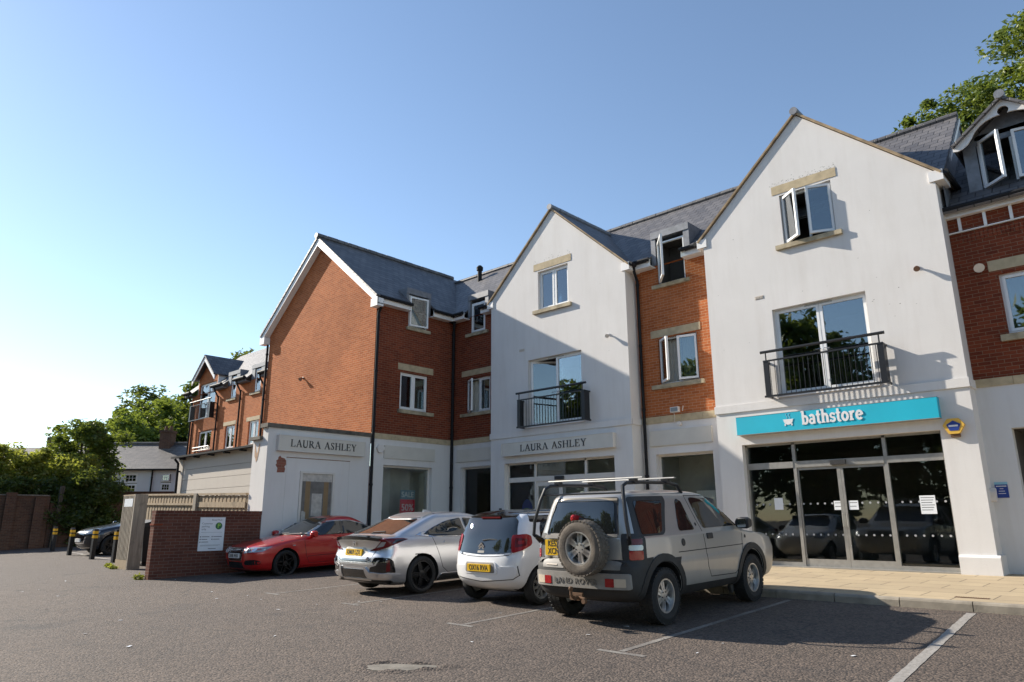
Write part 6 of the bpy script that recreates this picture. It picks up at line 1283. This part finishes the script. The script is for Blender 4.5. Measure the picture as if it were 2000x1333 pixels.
def saloon():
    L = 4.586; keys = [(.17, .34, 4.35, .76), (.24, .12, 4.50, .85), (.40, .02, 4.575, .882), (.58, .0, 4.586, .886), (.68, .02, 4.56, .886), (.75, .04, 4.44, .885), (.82, .07, 4.12, .882), (.88, .11, 3.78, .872), (.93, .20, 3.46, .856), (.965, .42, 3.26, .835), (1.0, .82, 3.16, .81), (1.09, 1.02, 2.98, .758), (1.19, 1.22, 2.78, .71), (1.28, 1.38, 2.58, .668), (1.345, 1.52, 2.42, .62), (1.39, 1.66, 2.28, .55), (1.415, 1.80, 2.15, .42), (1.427, 1.9, 2.08, .22)]
    caps = [(.17, .4, .55, 3.2, 3.4), (.6, .36, .52, 3.4, 3.6), (.9, .34, .7, 3.4, 3.2), (1.0, .3, .45, 4, 3.6), (1.3, .3, .4, 4, 3.6), (1.43, .15, .15, 3, 3)]
    c = Car('saloon_car', 'red saloon with black wheels parked nose out beside the white sign wall', (-17.26, 12.99, gz(10.) - .01), math.pi, L, keys, caps, ((1.04, .32, .368), (3.69, .32, .368)), ['red', 'under', 'plastic'], tp=.055)
    c.root.rotation_euler = (-math.atan(.03), 0, math.pi); c.root.location.z = gz(12.99) - .005
    c.wheels4((1.04, 3.69), .87, .32, .235, .235, dict(n=5, tread=0, w=(.045, .02), twin=True, tw=.75, face=.68, rot=.2), rim='blackalloy')
    c.both('window_trim', rpoly([(.98, .985), (3.22, .945), (3.02, 1.08), (2.72, 1.235), (2.42, 1.31), (1.80, 1.315), (1.36, 1.20), (1.10, 1.09)], [.05, .03, .1, .12, .12, .2, .12, .1]), 'alloy', off=.012, skirt=.02)
    c.both('front_side_window', rpoly([(2.14, .972), (3.13, .962), (2.98, 1.07), (2.70, 1.215), (2.42, 1.285), (2.12, 1.292)], [.02, .03, .1, .1, .1, .03]), 'carglass', off=.026, skirt=.03); c.both('rear_side_window', rpoly([(1.08, 1.0), (2.06, .975), (2.04, 1.293), (1.82, 1.29), (1.40, 1.185), (1.16, 1.08)], [.04, .02, .03, .1, .12, .1]), 'carglass', off=.026, skirt=.03)
    c.both('door_pillar', [(2.06, .973), (2.14, .972), (2.12, 1.292), (2.04, 1.293)], 'blackgloss', off=.024, skirt=.03)
    for pts in ([(2.09, .96), (2.06, .30), (3.06, .30), (3.14, .45), (3.20, .78), (3.22, .94)], [(2.06, .30), (1.56, .30), (1.44, .48), (1.22, .70), (1.02, .96)], [(1.4, .50), (3.12, .46)], [(3.22, .94), (3.55, .895), (4.25, .775)]): c.strip('door_gap', 'R', pts, .010); c.strip('door_gap', 'L', pts, .010)
    for y in (1.28, 2.22): c.both('door_handle', rpoly([(y, .845), (y + .2, .84), (y + .2, .87), (y, .875)], .01), 'red', off=.024)
    c.both('crease', [(.5, .80), (2.2, .79), (3.9, .735), (3.9, .745), (2.2, .803), (.5, .812)], 'red', off=.006); c.both('fender_badge', rpoly([(3.46, .73), (3.53, .73), (3.53, .755), (3.46, .755)], .01), 'clearlens', off=.008); c.both('sill', [(1.46, .20), (3.28, .20), (3.28, .265), (1.46, .265)], 'red', off=.022, skirt=.03)
    c.decal('windscreen', 'T', rpoly([(-.70, 3.16), (-.60, 2.75), (-.50, 2.36), (.50, 2.36), (.60, 2.75), (.70, 3.16), (.35, 3.24), (-.35, 3.24)], .06), 'carglass', off=.005); mb = MB()
    for x in (-.35, .25): mb.tube([(x + .3, 3.26, .975), (x, 3.22, 1.0), (x - .32, 3.19, 1.01)], .012, 6)
    part('wiper', mb, 'alu', c.root, True); mb = MB(); mb.fbox(W0, -.06, .06, 2.52, 2.56, 1.19, 1.24)
    c.decal('grille_frame', 'F', rpoly([(-.32, .42), (.32, .42), (.38, .60), (.40, .735), (-.40, .735), (-.38, .60)], .03), 'chrome', off=.010, skirt=.02); c.decal('grille', 'F', rpoly([(-.28, .44), (.28, .44), (.345, .60), (.365, .715), (-.365, .715), (-.345, .60)], .03), 'blackgloss', off=.014)
    for z in (.68, .645, .46): c.decal('grille_bar', 'F', [(-.345, z), (.345, z), (.345, z + .010), (-.345, z + .010)], 'chrome', off=.018)
    p, d, n = c.hit('F', 0, .67); mb = MB(); fr = Fr((0, p.y + .02, .672), (-1, 0, 0), (0, 1, 0))
    for k in range(4): ribbon(mb, fr, arc(-.066 + .044 * k, 0, .026, .026, 0, 360, 16), .007, 0, .006 + .0006 * k)
    part('emblem', mb, 'chrome', c.root); c.plate('F', 0, .545, .52, .111, 'DU06 WAX', 'plateW', .05, out=.035)
    for sg in (-1, 1):
        f = lambda q: [(sg * x, z) for x, z in q][::-sg]; sd = 'R' if sg > 0 else 'L'
        c.decal('headlight', 'F', rpoly(f([(.42, .60), (.84, .655), (.86, .72), (.80, .745), (.46, .735)]), .02), 'clearlens', off=.008); c.decal('headlight_lens', 'F', arc(sg * .56, .672, .05, .05, 0, 360, 16)[:-1], 'blackgloss', off=.012); c.decal('headlight_lens', 'F', arc(sg * .70, .685, .042, .042, 0, 360, 16)[:-1], 'chrome', off=.012)
        c.decal('headlight', sd, rpoly([(4.30, .64), (4.55, .62), (4.50, .735), (4.05, .75)], .03), 'clearlens', off=.007)
        c.decal('fog_lamp', 'F', rpoly(f([(.44, .33), (.80, .34), (.82, .42), (.74, .46), (.46, .44)]), .05), 'blackgloss', off=.006); c.decal('tail_lamp', 'B', rpoly([(sg * x, z) for x, z in [(.42, .72), (.86, .72), (.86, .86), (.42, .86)]][::sg], .03), 'redlens', off=.006)
    c.decal('lower_grille', 'F', rpoly([(-.36, .25), (.36, .25), (.34, .40), (-.34, .40)], .02), 'blackgloss', off=.010); c.mirror(3.0, .985, .85, 'red', 1.05); c.decal('rear_window', 'T', rpoly([(-.58, .86), (.58, .86), (.50, 1.55), (-.50, 1.55)], .05), 'carglass', off=.005)
saloon()

def far_car():
    L = 4.40; keys = [(.20, .34, 4.15, .76), (.28, .12, 4.30, .86), (.46, .02, 4.39, .895), (.70, .0, 4.40, .90), (.80, .02, 4.34, .898), (.88, .04, 4.16, .893), (.96, .07, 3.82, .88), (1.02, .10, 3.46, .865), (1.07, .16, 3.26, .845), (1.12, .24, 3.14, .81), (1.25, .45, 2.88, .745), (1.38, .70, 2.55, .675), (1.46, .95, 2.25, .60), (1.52, 1.3, 1.95, .42), (1.54, 1.5, 1.75, .2)]
    caps = [(.2, .4, .6, 3, 2.8), (.9, .4, .75, 3, 2.8), (1.1, .3, .5, 3.5, 3.2), (1.54, .2, .3, 3, 3)]
    c = Car('crossover_car', 'dark grey crossover whose nose pokes out past the slatted timber screen', (-31.9, 14.0, gz(10.) - .01), math.pi, L, keys, caps, ((.95, .34, .40), (3.55, .34, .40)), ['darkpaint', 'under', 'plastic'], tp=.06)
    c.wheels4((.95, 3.55), .88, .34, .225, .225, dict(n=5, tread=0, w=(.04, .02), face=.68, twin=True), rim='blackalloy'); c.root.scale = (1.12, 1.12, 1.12)
    for y in (.95, 3.55): c.arch(y, .34, .395, .45, 'plastic')
    c.both('side_window', rpoly([(.9, 1.10), (3.1, 1.07), (2.75, 1.30), (2.4, 1.43), (1.4, 1.42)], .08), 'carglass', off=.006); c.decal('windscreen', 'T', rpoly([(-.68, 3.22), (-.55, 2.5), (.55, 2.5), (.68, 3.22)], .06), 'carglass', off=.005); c.decal('bonnet', 'T', rpoly([(-.72, 3.35), (.72, 3.35), (.62, 4.18), (-.62, 4.18)], .1), 'darkpaint', off=.008)
    c.decal('grille', 'F', rpoly([(-.42, .42), (.42, .42), (.50, .62), (.46, .76), (-.46, .76), (-.50, .62)], .05), 'blackgloss', off=.008); c.decal('grille_trim', 'F', rpoly([(-.48, .40), (.48, .40), (.56, .62), (.52, .64), (.44, .435), (-.44, .435), (-.52, .64), (-.56, .62)], .01), 'chrome', off=.014); c.decal('chin_trim', 'F', rpoly([(-.6, .25), (.6, .25), (.62, .29), (-.62, .29)], .01), 'alloy', off=.012)
    for sg in (-1, 1): q = rpoly([(sg * .48, .72), (sg * .82, .74), (sg * .80, .82), (sg * .52, .79)], .02); c.decal('headlight', 'F', q[::-1] if sg > 0 else q, 'clearlens', off=.007); c.decal('headlight', 'R' if sg > 0 else 'L', rpoly([(4.0, .76), (4.3, .73), (4.28, .81), (3.95, .83)], .02), 'clearlens', off=.007)
    c.decal('number_plate', 'F', sorted_quad(-.26, .26, .46, .57), 'plateW', off=.03); c.mirror(2.95, 1.08, .86, 'blackgloss')
    for pts in ([(3.2, 1.06), (3.18, .5), (3.05, .36), (2.1, .36), (2.12, 1.09)],): c.strip('door_gap', 'L', pts, .011); c.strip('door_gap', 'R', pts, .011)
far_car()
for o in list(bpy.data.objects):
    if '_local' in o: del o['_local']
